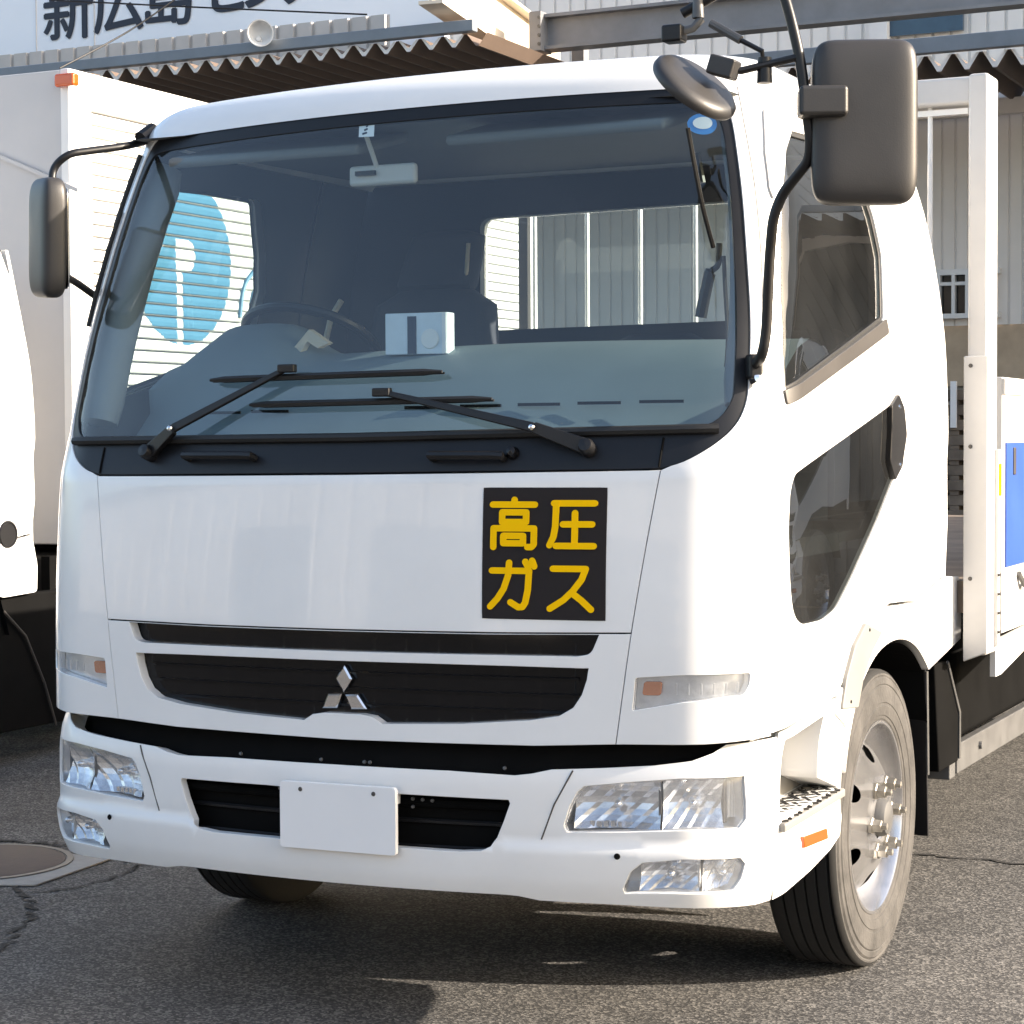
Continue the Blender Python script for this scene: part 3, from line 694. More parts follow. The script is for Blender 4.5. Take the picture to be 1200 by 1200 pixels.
# --- bumper
top_r = [(0, .673), (.30, .672), (.46, .6665), (.50, .672), (.545, .683), (.66, .689), (.78, .697), (.86, .708), (.905, .725), (.93, .742), (1.0, .745), (1.068, .748)]
bot_r = [(1.078, .354), (1.03, .350), (.90, .354), (.70, .360), (.52, .363), (.47, .372), (.44, .374), (.2, .374), (0, .374)]
hl_o = BUM.trace([(684, 921), (740, 916), (800, 912), (873, 909), (875, 940), (875, 960), (867, 971), (800, 974), (730, 976), (664, 976), (660, 968), (667, 945), (676, 928)])
fog_o = BUM.trace([(752, 1011), (800, 1007), (868, 1005), (874, 1012), (869, 1030), (860, 1043), (850, 1047), (790, 1048), (732, 1048), (729, 1042), (738, 1022)])
intake = BUM.trace([(397, 927), (470, 930), (596, 937), (598, 942), (591, 962), (583, 982), (575, 992), (563, 998), (540, 999), (465, 994), (397, 990)])
intake = [(0, intake[0][1])]+intake[1:-1]+[(0, intake[-1][1])]
bump = panel('bumper', BUM, sym(top_r+bot_r), 'white2', TR, holes=[sym(intake), hl_o, mir(hl_o), fog_o, mir(fog_o)], gap=.001, lip=.045, hlip=.022, step=.025)
panel('bumper_backing', BUM, sym([(0, .775), (1.03, .775), (1.03, .685), (.60, .665), (.60, .43), (0, .43)]), 'void', bump, off=-.06, lip=0, step=.1, bstep=.08)
# dark beam behind the intake with bolts
bi = MB().tube([BUM.pt(s, .585, -.045) for s in np.linspace(-.5, .5, 15)], .012, 8).build('crossbar', 'chassis', bump)
for s, z in ((.20, .595), (.225, .594), (.25, .593), (.20, .575), (-.165, .60), (-.135, .60)):
    MB().lathe([(0, .006), (.004, .005), (.005, 0)], BUM.pt(s, z, -.034), BUM.normal(s, z), 8).build('crossbar_bolt', 'galv', bi)
for s, z in ((.06, .70), (.075, .70), (-.06, .70), (-.3, .70), (.42, .70)):
    MB().lathe([(0, .006), (.004, .005), (.005, 0)], BUM.pt(s, z-.012, -.05), BUM.normal(s, z), 8).build('frame_bolt', 'galv', bi)
for z in (.465, .50, .535):
    MB().tube([BUM.pt(s, z, -.052) for s in np.linspace(-.5, .5, 15)], .006, 6).build('radiator_slat', 'black', bump)
# seams between centre and end sections
for sg in (1, -1):
    sm = [(.595*sg, .682), (.585*sg, .66), (.555*sg, .60), (.525*sg, .515)]
    MB().tube([BUM.pt(*p, .0002) for p in sm], .0022, 6).build('bumper_joint', 'trim', bump)
    p = BUM.px(723, 1004); MB().lathe([(0, .0005), (.0065, .0005), (.008, -.002)], BUM.pt(p[0]*sg, p[1], .001), BUM.normal(p[0]*sg, p[1]), 12).build('tow_plug', 'void', bump)
# lamps
def facet_dish(sg, sc, ws, zc, hz, o, dp=.05):
    V = []; F = []; n, m_ = 13, 8
    for j in range(m_+1):
        for i in range(n+1):
            a_, b_ = -1+2*i/n, -1+2*j/m_
            d_ = -dp-.006+dp*.92*min(1, .55*a_*a_+.55*b_*b_)+.0018*((i*7+j*5) % 3-1)
            V.append(BUM.pt(sg*(sc+ws*a_), zc+hz*b_, d_))
    for j in range(m_):
        for i in range(n): F.append((j*(n+1)+i, j*(n+1)+i+1, (j+1)*(n+1)+i+1, (j+1)*(n+1)+i))
    d = MB().add(V, F).build('dish', 'bulb', o, 0)
    n_ = BUM.normal(sg*sc, zc); c = Vector(BUM.pt(sg*sc, zc, -dp*.75))
    MB().lathe([(0, .016), (.008, .012), (.011, 0), (.011, -.02)], c, n_, 14).build('bulb', 'bulb', o, 50)
def headlamp(sg):
    f = (lambda q: q) if sg > 0 else mir
    o = panel('headlamp', BUM, f(hl_o), 'lens', TR, off=-.006, lip=0, gap=.002)
    panel('bezel', BUM, f(hl_o), 'reflector', o, holes=[f([tuple(np.array(q_)+(np.array(hl_o).mean(axis=0)-np.array(q_))*.02) for q_ in hl_o])], off=-.008, lip=.05, step=.01, bstep=.01)
    panel('reflector', BUM, f(hl_o), 'reflector', o, off=-.062, lip=0, gap=-.008, step=.02)
    for (sc, ws, zc, hz) in ((.697, .098, .602, .060), (.872, .072, .606, .062)):
        facet_dish(sg, sc, ws, zc, hz, o)
    for k in range(7):
        s = (.945+.009*k)*sg
        MB().tube([BUM.pt(s, .565, -.045), BUM.pt(s, .655, -.045)], .004, 6).build('lens_flute', 'reflector', o)
    for k in range(5):
        s = (.64+.016*k)*sg
        MB().box(BUM.pt(s, .553, -.035), (.010, .02, .012)).build('lamp_step', 'bulb', o, 0)
    for s in (.795, .955):
        MB().box(BUM.pt(s*sg, .605, -.035), (.006, .02, .10)).build('lamp_divider', 'trim', o, 0)
def fog(sg):
    f = (lambda q: q) if sg > 0 else mir
    o = panel('fog_lamp', BUM, f(fog_o), 'lens', TR, off=-.006, lip=0, gap=.002)
    panel('bezel', BUM, f(fog_o), 'reflector', o, holes=[f([tuple(np.array(q_)+(np.array(fog_o).mean(axis=0)-np.array(q_))*.02) for q_ in fog_o])], off=-.008, lip=.05, step=.01, bstep=.01)
    panel('reflector', BUM, f(fog_o), 'reflector', o, off=-.055, lip=0, gap=-.008, step=.02)
    for (sc, ws, zc, hz) in ((.815, .068, .437, .044), (.942, .052, .437, .044)): facet_dish(sg, sc, ws, zc, hz, o, .04)
    MB().box(BUM.pt(.885*sg, .437, -.03), (.005, .02, .07)).build('lamp_divider', 'greyplast', o, 0)
for sg in (1, -1): headlamp(sg); fog(sg)
# number plate (blank) with two screws
PL = Plane((.03, -.030, .546), (1, 0, sin(LEAN)), (0, 0, 1))
pl = panel('number_plate', PL, [(-.165, -.0825, .01), (.165, -.0825, .01), (.165, .0825, .01), (-.165, .0825, .01)], 'plate', TR, lip=.012, step=.08, label='blank white number plate on the bumper')
for x in (-.105, .105):
    MB().lathe([(0, .002), (.005, .002), (.006, 0)], PL.pt(x, .066), PL.n, 10).build('plate_screw', 'trim', pl)
MB().box((.03, .0, .60), (.30, .05, .03)).build('plate_bracket', 'white2', pl, 0)
# warning sign
sgn = CAB.trace([(567.5, 572), (711.5, 572), (709, 727), (565.5, 724)])
sb = panel('warning_sign', CAB, sgn, 'signblack', TR, off=.0025, lip=.002, label='black magnetic sheet with yellow characters 高圧ガス')
q = np.array(sgn)
def sgmap(x, y):
    u = (x-500)/432; v = (y-515)/456
    return tuple((q[0]*(1-u)+q[1]*u)*(1-v)+(q[3]*(1-u)+q[2]*u)*v)
glyphs = [
 [[(612, 556), (612, 570)], [(535, 573), (685, 573)], [(570, 600), (655, 600), (655, 634), (570, 634), (570, 600)], [(540, 722), (540, 656), (684, 656), (684, 712), (676, 721), (662, 721)], [(576, 682), (646, 682), (646, 708), (576, 708), (576, 682)]],
 [[(752, 568), (893, 568)], [(760, 568), (758, 650), (752, 685), (739, 714)], [(826, 602), (826, 714)], [(785, 641), (886, 641)], [(762, 716), (893, 716)]],
 [[(535, 804), (668, 804), (664, 870), (655, 915), (645, 930), (630, 931), (602, 914)], [(597, 776), (594, 820), (578, 868), (556, 902), (530, 930)], [(655, 772), (666, 792)], [(679, 768), (687, 788)]],
 [[(752, 795), (866, 795), (852, 832), (822, 872), (790, 903), (742, 934)], [(818, 878), (852, 904), (885, 935)]]]
for gl_ in glyphs:
    mb_ = MB()
    for k, stx in enumerate(gl_): ribbon(CAB, [sgmap(*p) for p in stx], .0155, .0042+.0006*k, mb_)
    mb_.build('sign_character', 'yellow', sb, 0)
# wipers
def wiper(piv, elbow, tip, b0, b1):
    P = [CAB.pt(*CAB.px(*piv), .020), CAB.pt(*CAB.px(*elbow), .050), CAB.pt(*CAB.px(*tip), .040)]
    a = MB(); A, B, C = map(Vector, P)
    def bar(p, q_, w0, w1, th):
        d = (q_-p).normalized(); n = Vector((0, -1, .2)).normalized(); o = d.cross(n).normalized()
        V = [p+o*w0, p-o*w0, q_-o*w1, q_+o*w1]; V2 = [x-n*th for x in V]
        a.add(V+V2, [(0, 1, 2, 3), (7, 6, 5, 4), (0, 4, 5, 1), (1, 5, 6, 2), (2, 6, 7, 3), (3, 7, 4, 0)])
    bar(A, B, .020, .014, .02); bar(B, C, .012, .007, .012)
    o = a.build('wiper', 'black', TR, 30, bevel=.003)
    MB().lathe([(0, .02), (.016, .018), (.020, .005), (.020, -.03)], A, CAB.normal(*CAB.px(*piv)), 16).build('pivot_cap', 'black', o)
    s0, s1 = CAB.px(*b0), CAB.px(*b1)
    pts = [(s0[0]+(s1[0]-s0[0])*t, s0[1]+(s1[1]-s0[1])*t) for t in np.linspace(0, 1, 15)]
    MB().tube([CAB.pt(*p, .020) for p in pts], [.004]+[.009]*13+[.004], 6).build('wiper_blade', 'rubber', o)
    MB().tube([CAB.pt(*p, .006) for p in pts], .004, 4).build('blade_rubber', 'rubber', o)
    m_ = CAB.px(*tip); MB().box(CAB.pt(m_[0], m_[1], .034), (.05, .022, .022)).build('blade_clip', 'black', o, 30, bevel=.004)
    MB().lathe([(0, .006), (.006, .004), (.008, 0)], B+Vector((0, -.008, 0)), (0, -1, .2), 10).build('arm_pin', 'chrome', o)
wiper((178, 533), (215, 508), (345, 436), (252, 448), (522, 438))
wiper((690, 527), (632, 508), (455, 464), (298, 477), (580, 470))
for (u0, u1, v) in ((222, 298, 537), (508, 590, 537)):
    a = CAB.px(u0, v); b = CAB.px(u1, v)
    pts = [(a[0]+(b[0]-a[0])*t, a[1]+(b[1]-a[1])*t) for t in np.linspace(0, 1, 9)]
    MB().tube([CAB.pt(*pts[0], .0)]+[CAB.pt(*p, .022) for p in pts]+[CAB.pt(*pts[-1], .0)], .011, 8).build('cowl_grab_handle', 'black', TR)
p = CAB.px(601, 531); MB().lathe([(0, .022), (.011, .018), (.014, .008), (.017, 0)], CAB.pt(*p, .0), CAB.normal(*p), 14).build('washer_nozzle', 'gloss', TR)
# --- mirrors, image right side (kerb side)
def rounded_block(c, R, size, pw=5., n=24, m=20, dome=.0):
    V = []; F = []
    for i in range(m+1):
        th = -pi/2+pi*i/m
        for k in range(n*2):
            a = 2*pi*k/(2*n); e = 2/pw
            sg = lambda x: (1 if x >= 0 else -1)*abs(x)**e
            sgy = lambda x: (1 if x >= 0 else -1)*abs(x)**(.55)
            # section in local x-z is a superellipse, depth (y) is softer
            r_ = abs(cos(th))**.35; d_ = sgy(sin(th))
            V.append(Vector(c)+R @ Vector((size[0]/2*sg(cos(a))*r_, size[1]/2*d_, size[2]/2*sg(sin(a))*r_)))
    N2 = 2*n
    for i in range(m):
        for k in range(N2): F.append((i*N2+k, i*N2+(k+1) % N2, (i+1)*N2+(k+1) % N2, (i+1)*N2+k))
    b = MB().add(V, F); return b
YM = .17
mc = Vector(onY(1008, 142, YM)); Rm = Matrix.Rotation(radians(23), 3, 'Z')
mr_ = rounded_block(mc+Vector((0, .03, 0)), Rm, (.240, .085, .375), 7.).build('side_mirror', 'mirrorback', TR, 60)
bm_ = bmesh.new(); bm_.from_mesh(mr_.data); bmesh.ops.remove_doubles(bm_, verts=bm_.verts, dist=1e-5); bmesh.ops.recalc_face_normals(bm_, faces=bm_.faces); bm_.to_mesh(mr_.data); bm_.free()
gp_ = Plane(mc+Vector((0, .03, 0))+Rm @ Vector((0, .0445, 0)), Rm @ Vector((-1, 0, 0)), (0, 0, 1))
panel('mirror_glass', gp_, [(-.10, -.17, .03), (.10, -.17, .03), (.10, .17, .03), (-.10, .17, .03)], 'chrome', mr_, lip=.004, step=.1, bstep=.03)
arm_pts = [CAB.pt(*CAB.px(880, 432), .01), onY(893, 418, .22), onY(898, 390, .22), onY(902, 300, .20), onY(906, 255, .19), onY(916, 228, .19), onY(948, 188, .16), onY(950, 165, .15), onY(944, 118, .14), onY(938, 70, .14), onY(926, 18, .14), onY(915, -18, .14), onY(905, -38, .13), onY(880, -30, .13), onY(800, 16, .12)]
pth = roundedpath([Vector(p) for p in arm_pts], .06)
arm = MB().tube(pth, .0125, 12).build('mirror_arm', 'black', TR, 60)
lp = CAB.px(880, 432)
MB().box(CAB.pt(*lp, .018), (.035, .05, .06), Matrix.Rotation(radians(35), 3, 'Z')).build('arm_bracket', 'black', arm, 30, bevel=.008)
MB().lathe([(0, .03), (.014, .027), (.016, 0)], CAB.pt(lp[0]+.01, lp[1]-.03, .01), CAB.normal(*lp), 12).build('bracket_bolt', 'chrome', arm)
cl = Vector(onY(950, 121, .13)); MB().box(cl+Vector((.028, .0, 0)), (.11, .075, .068), Rm).build('mirror_clamp', 'mirrorback', arm, 40, bevel=.010)
# round lookdown mirror
rc_ = Vector(onY(817, 98, .06)); rn_ = (Vector(_r)*.50+Vector(_u)*.70-Vector(_fw)*.52).normalized()
rm_ = MB().lathe([(0, .012), (.08, .011), (.097, .007), (.108, -.002), (.110, -.014), (.107, -.021), (.098, -.022)], rc_, rn_, 40).build('round_mirror', 'mirrorback', TR, 60)
MB().lathe([(.0, -.015), (.06, -.017), (.099, -.021)], rc_, rn_, 40).build('mirror_glass', 'chrome', rm_, 60)
kb = Vector(onY(848, 79, .08)); MB().box(kb, (.065, .05, .045), Matrix.Rotation(radians(18), 3, 'Y')).build('mirror_knuckle', 'mirrorback', rm_, 30, bevel=.006)
MB().tube([kb, onY(868, 83, .1), onY(940, 66, .14)], .009, 10).build('mirror_rod', 'black', rm_)
MB().tube([onY(833, 27, .11), onY(868, 47, .11)], .010, 10).build('brace_sleeve', 'galv', arm)
MB().tube([onY(868, 47, .11), onY(893, 60, .12), onY(894, 74, .13)], .006, 8).build('brace_rod', 'black', arm)
MB().lathe([(0, .03), (.016, .028), (.018, -.03), (0, -.032)], onY(896, 82, .125), (0, 0, 1), 14).build('rod_clamp', 'black', arm)
ub = Vector(onY(790, 40, .09)); MB().box(ub, (.05, .045, .04)).build('upper_bracket', 'black', arm, 30, bevel=.006)
MB().tube([ub, onY(812, 33, .10), onY(822, 22, .11)], .010, 8).build('upper_link', 'galv', arm)
MB().lathe([(0, .025), (.012, .022), (.014, -.022)], onY(818, 10, .11), (0, 0, 1), 12).build('upper_bolt', 'galv', arm)
# left mirror
ml = Vector(onY(56, 279, .26)); Rl = Matrix.Rotation(radians(-38), 3, 'Z') @ Matrix.Rotation(radians(4), 3, 'Y')
lm = rounded_block(ml, Rl, (.21, .075, .335), 6.).build('side_mirror', 'mirrorback', TR, 60)
bm_ = bmesh.new(); bm_.from_mesh(lm.data); bmesh.ops.remove_doubles(bm_, verts=bm_.verts, dist=1e-5); bmesh.ops.recalc_face_normals(bm_, faces=bm_.faces); bm_.to_mesh(lm.data); bm_.free()
gp_ = Plane(ml+Rl @ Vector((0, .0395, 0)), Rl @ Vector((-1, 0, 0)), (0, 0, 1))
panel('mirror_glass', gp_, [(-.085, -.14, .03), (.085, -.14, .03), (.085, .14, .03), (-.085, .14, .03)], 'chrome', lm, lip=.004, step=.1, bstep=.03)
la = roundedpath([onY(172, 165, .5), onY(150, 171, .42), onY(80, 180, .26), onY(62, 196, .25), onY(59, 240, .22), onY(58, 300, .22), onY(66, 318, .24), onY(88, 330, .40), onY(116, 350, .56)], .05)
lao = MB().tube(la, .011, 10).build('mirror_arm', 'black', TR, 60)
MB().tube([onY(62, 225, .215), onY(61, 270, .215)], .017, 10).build('mirror_clamp', 'black', lao)
MB().tube([onY(165, 163, .50), onY(180, 152, .55)], .022, 10).build('arm_bracket', 'black', lao)
# black hoses/hinges on the left pillar
for pp in ([(160, 180), (157, 205), (146, 260)], [(146, 245), (135, 290), (121, 340), (107, 380)]):
    MB().tube([CAB.pt(-.955-.02*i_, CAB.px(u+12, v)[1], .006) for i_, (u, v) in enumerate(pp)], .007, 6).build('pillar_moulding', 'rubber', TR)

# --- wheels
RIM = None
def wheel(sg, yc=1.225, xo=1.045, R=.415):
    X = lambda h: (sg*h, yc, R)
    c = (sg*(xo-.23), yc, R); ax = (sg, 0, 0)
    tread = [(R-.012, .034), (R-.002, .044)]
    for k in range(5):
        a = .050+.033*k; tread += [(R, a), (R, a+.026), (R-.011, a+.0275), (R-.011, a+.0315)]
    tread += [(R, .217), (R-.003, .225)]
    t = MB().lathe([(.27, .05), (.33, .034), (.385, .032)]+tread+[(R-.012, .232)], c, ax, 72).build('wheel', 'tyre', TR, 40)
    MB().lathe([(R-.012, .2322), (.398, .2335), (.394, .2315), (.388, .2365), (.374, .2375), (.371, .2350), (.367, .2388), (.345, .240), (.322, .2395), (.320, .2375), (.314, .2375), (.312, .2395), (.300, .238), (.286, .235), (.284, .2325), (.276, .231), (.268, .224), (.262, .20)], c, ax, 72).build('sidewall', 'wall_tyre', t, 30)
    # rim: flange, well and disc with round hand holes
    MB().lathe([(.262, .19), (.272, .222), (.270, .230), (.262, .230), (.258, .224), (.252, .205), (.246, .18), (.240, .15), (.232, .13)], c, ax, 64).build('rim', 'steel', t, 40)
    class Disc:
        def h(s, r):
            return np.interp(r, [0, .085, .115, .15, .19, .215, .24], [.238, .238, .240, .222, .196, .168, .135])
        def __call__(s, a, b):
            r = math.hypot(a, b); return np.array([sg*(xo-.23+float(s.h(r))), yc+a*1.0, R+b])
        def normal(s, a, b): return np.array([sg*1., 0, 0])
        def pt(s, a, b, off=0.): p = s(a, b); p[0] += sg*off; return p
    D = Disc()
    circ = lambda x, y, r, n=24: [(x+r*cos(2*pi*k/n), y+r*sin(2*pi*k/n)) for k in range(n)]
    holes = [circ(.178*cos(radians(30+60*k)), .178*sin(radians(30+60*k)), .026, 18) for k in range(6)]+[circ(0, 0, .062)]
    dk = panel('rim_disc', D, circ(0, 0, .235, 64), 'steel', t, holes=holes, lip=.0, step=.018, bstep=.012)
    bm = bmesh.new(); bm.from_mesh(dk.data); bmesh.ops.recalc_face_normals(bm, faces=bm.faces); bm.to_mesh(dk.data); bm.free()
    if sg < 0: dk.data.flip_normals() if hasattr(dk.data, 'flip_normals') else None
    dk.data.normals_split_custom_set([(0, 0, 0)]*len(dk.data.loops)); dk.data.shade_smooth()
    MB().lathe([(0, .06), (.24, .06)], c, ax, 32).build('brake_drum', 'void', t, 0)
    MB().lathe([(0, .268), (.030, .267), (.046, .262), (.053, .250), (.060, .20)], c, ax, 32).build('hub_cap', 'galv', t, 40)
    for k in range(6):
        a = radians(60*k+4); p = Vector((c[0]+sg*.236, yc+.098*cos(a), R+.098*sin(a)))
        MB().lathe([(0, .052), (.010, .050), (.011, .036), (.018, .034), (.019, .012), (.024, .010), (.025, 0)], p, ax, 6).build('wheel_nut', 'nut', t, 20)
wheel(1); wheel(-1)
# axle, chassis, underside
MB().tube([(-.85, 1.24, .40), (.85, 1.24, .40)], .05, 12).build('front_axle', 'chassis', TR)
for sg in (1, -1):
    MB().box((sg*.40, 4.2, .72), (.08, 7.4, .22)).build('chassis_rail', 'chassis', TR, 0)
    MB().box((sg*.42, 1.24, .52), (.08, 1.3, .05)).build('leaf_spring', 'chassis', TR, 0)
MB().box((0, 1.35, .70), (.9, 1.2, .45)).build('engine_underside', 'void', TR, 30, bevel=.05)
MB().box((0, .6, .62), (1.5, .7, .2)).build('radiator_underside', 'void', TR, 30, bevel=.04)
# mud flap and brackets behind the wheel
for sg in (1, -1):
    fl = [(sg*1.07, 1.70, .79), (sg*1.07, 1.72, .30)]
    MB().prism([(sg*.72, 1.70, .80), (sg*1.055, 1.70, .80), (sg*1.055, 1.74, .27), (sg*.72, 1.74, .27)], (0, .012, 0)).build('mud_flap', 'black', TR, 0)
    MB().tube([(sg*1.058, 1.712, .775), (sg*1.058, 1.728, .46)], .006, 6).build('flap_edge', 'galv', TR)
    MB().prism([(sg*1.05, 1.98, .78), (sg*1.05, 2.14, .60), (sg*1.05, 2.14, .44), (sg*1.05, 1.9, .44), (sg*1.05, 1.84, .78)], (-sg*.35, 0, 0)).build('tool_box', 'chassis', TR, 0, bevel=.006)
    MB().tube([(sg*1.053, 1.985, .775), (sg*1.053, 2.14, .60), (sg*1.053, 2.14, .45)], .006, 6).build('box_edge', 'galv', TR)
    MB().box((sg*.80, 3.6, .66), (.42, 2.6, .36)).build('fuel_tank', 'chassis', TR, 0, bevel=.03)
    MB().box((sg*.86, 5.9, .55), (.30, 1.3, .6)).build('rear_mudguard', 'chassis', TR, 0, bevel=.03)
    # side guard rail
    gr = MB().box((sg*1.03, 3.7, .445), (.03, 3.1, .095)).build('side_guard_rail', 'galv', TR, 0, bevel=.004)
    MB().box((sg*.93, 2.11, .43), (.22, .07, .085)).build('guard_bracket', 'galv', gr, 0, bevel=.006)
    for y in (2.45, 3.6, 4.8):
        MB().lathe([(0, .010), (.012, .009), (.014, 0)], (sg*1.046, y, .45), (sg, 0, 0), 8).build('guard_bolt', 'galv', gr)
# --- flat deck: headboard and side gates
YH = 2.0
MB().box((0, 4.6, .98), (2.2, 5.2, .10)).build('deck_floor', 'timber', TR, 0)
MB().box((0, 4.6, .86), (1.9, 5.1, .14)).build('deck_crossmember', 'chassis', TR, 0)
for sg in (1, -1):
    p = MB().box((sg*1.145, YH+.05, 1.70), (.062, .14, 1.80)).build('headboard_post', 'deckpaint', TR, 30, bevel=.010)
    MB().prism([(sg*1.106, YH-.035, .78), (sg*1.181, YH-.035, .81), (sg*1.181, YH-.035, 1.73), (sg*1.106, YH-.035, 1.73)], (0, .10, 0)).build('post_sleeve', 'deckpaint', p, 0, bevel=.004)
    for z in (1.70, 1.45, 1.04):
        MB().lathe([(0, .003), (.006, .002), (.007, 0)], (sg*1.128, YH-.036, z), (0, -1, 0), 8).build('post_rivet', 'trim', p)
    MB().box((sg*1.182, YH+.10, 1.13), (.012, .028, .62)).build('latch_bar', 'offwhite', p, 0, bevel=.002)
    MB().box((sg*1.1905, YH+.10, 1.345), (.004, .020, .10)).build('yellow_tag', 'yellow', p, 0)
    g_ = MB().box((sg*1.16, 4.75, 1.26), (.028, 5.1, .82)); go = g_.build('side_gate', 'offwhite', TR, 0, bevel=.004)
    MB().box((sg*1.1765, 4.05, 1.26), (.005, 3.62, .40)).build('gate_panel', 'gateblue', go, 0)
    MB().box((sg*1.178, 4.75, 1.64), (.008, 5.1, .05)).build('gate_top_rail', 'offwhite', go, 0)
    for z in (.865, .925, .985, 1.045): MB().box((sg*1.1895, YH+.10, z), (.006, .03, .008)).build('hinge_mark', 'trim', p, 0)
    MB().box((sg*1.178, 2.35, 1.40), (.012, .03, .09)).build('gate_latch', 'trim', go, 0, bevel=.004)
    MB().tube([(sg*1.18, 2.42, 1.03), (sg*1.19, 2.46, .99), (sg*1.19, 2.50, .985)], .010, 6).build('gate_catch', 'galv', go)
    MB().prism([(sg*1.155, 2.12, .83), (sg*1.155, 2.9, .85), (sg*1.155, 2.75, .79), (sg*1.155, 2.2, .72), (sg*1.155, 2.12, .72)], (sg*.018, 0, 0)).build('gate_hinge_plate', 'offwhite', go, 0)
hb = MB().box((0, YH+.05, 2.555), (2.24, .10, .085)).build('headboard_beam', 'deckpaint', TR, 30, bevel=.012)
MB().box((0, YH+.05, 2.495), (2.20, .03, .018)).build('beam_lip', 'white', hb, 0)
MB().box((0, YH+.05, 1.40), (1.80, .04, .78)).build('headboard_panel', 'offwhite', TR, 0)
for x in (-.203, -.008, .19, .385, .58, .78, .978, -.40, -.60, -.8, -.98):
    grey = abs(x+.40) < .01
    MB().tube([(x, YH+.05, 1.75), (x, YH+.05, 2.52)], .008, 10).build('headboard_bar', 'white', TR)
MB().box((-.444, YH+.06, 2.1), (.032, .03, .8)).build('headboard_stay', 'trim', TR, 0)

# ================================================================== NEIGHBOURING BOX TRUCK (same cab type) at the image left
DX, DY = -4.525, 1.25
NB = thing('box_truck', 'white box truck with ribbed cargo body and round blue logo beside the flatbed', 'truck', (DX, 1.24+DY, 0))
KEEP = {'hood_panel', 'grille_panel', 'grille_insert', 'windscreen_surround', 'windscreen', 'windscreen_seal', 'corner_panel', 'turn_lamp', 'front_bulkhead', 'door', 'quarter_panel', 'wheel_housing', 'step_panel', 'roof', 'headliner', 'rear_wall', 'rear_wall_trim', 'rear_window', 'dashboard', 'bumper', 'headlamp', 'fog_lamp', 'wheel', 'front_axle', 'chassis_rail', 'engine_underside', 'radiator_underside', 'seat_back', 'quarter_inner_trim', 'cab_floor', 'steering_wheel', 'leaf_spring', 'emblem', 'number_plate', 'wiper'}
base = lambda o: o.name.split('.')[0]
DROP = {'tread_stud', 'crossbar_bolt', 'frame_bolt', 'demister_slot', 'flare_screw', 'lens_rib', 'lens_flute', 'lamp_step'}
def copy_part(o, parent):
    c = o.copy(); COL.objects.link(c); c.parent = parent
    if 'label' in c: del c['label']
    for ch in o.children:
        if base(ch) not in DROP: copy_part(ch, c)
    return c
for o in list(TR.children):
    if base(o) in KEEP: copy_part(o, NB)
MB().box((-3.64, 6.05, .60), (.05, 5.2, .66)).build('black_underbody_sheet', 'void', NB, 0)  # black sheet added to hide the lit ground beyond the box underside
MB().box((-4.55, 4.35, .62), (1.9, 1.5, .66)).build('fuel_tank', 'black', NB, 0, bevel=.05)
MB().box((-4.55, 6.9, .55), (1.8, 1.9, .75)).build('rear_axle_unit', 'void', NB, 0, bevel=.08)
T3 = thing('cab_truck', 'white truck parked behind the flatbed, mirrored in its door windows', 'truck', (4.9, 1.24+8.2, 0))
for o in list(TR.children):
    if base(o) in KEEP: copy_part(o, T3)
lw = panel('lower_side_panel', CAB, fillet([S_(YD, .985), S_(1.87, 1.035), S_(1.905, .90), S_(1.90, .775), S_(1.66, .765), S_(1.5, .84), S_(1.24, .885), S_(1.0, .83), S_(.86, .74), S_(.76, .76), S_(.86, .86), S_(1.0, .951), S_(1.24, .992)], .02), 'white', NB, lip=.04)
lw.location = Vector((DX, DY, 0))-NB.location
MB().box((-3.52, 3.30, .47), (.06, 1.15, .62)).build('rear_mudguard', 'void', NB, 0, bevel=.01)
MB().tube([onX(4, 716, -3.475), onX(30, 745, -3.475), (onX(52, 800, -3.475)), onX(66, 850, -3.475)], .006, 6).build('mudguard_edge', 'trim', NB)
MB().lathe([(0, .003), (.05, .003), (.052, .006), (.060, .006), (.063, 0)], (-3.448, 2.95, 1.06), (1, 0, 0), 24).build('filler_cap', 'black', NB)
XB, YB0, YB1, ZB0, ZB1 = -3.55, 3.55, 8.75, .98, 3.24
MB().box(((XB-5.70)/2, (YB0+YB1)/2, ZB1-.01), (XB+5.70-.06, YB1-YB0-.06, .02)).build('box_roof', 'boxwhite', NB, 0)
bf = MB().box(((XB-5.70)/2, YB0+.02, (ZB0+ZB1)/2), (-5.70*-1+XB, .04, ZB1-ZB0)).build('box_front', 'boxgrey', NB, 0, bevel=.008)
MB().box(((XB-5.70)/2, YB0+.30, .9), (2.0, .08, .14)).build('box_subframe', 'chassis', NB, 0)
MB().box(((XB-5.70)/2, (YB0+YB1)/2, ZB0+.03), (2.05, YB1-YB0-.05, .06)).build('box_floor', 'chassis', NB, 0)
MB().box((-5.68, (YB0+YB1)/2, (ZB0+ZB1)/2), (.04, YB1-YB0-.1, ZB1-ZB0-.06)).build('box_far_side', 'boxwhite', NB, 0)
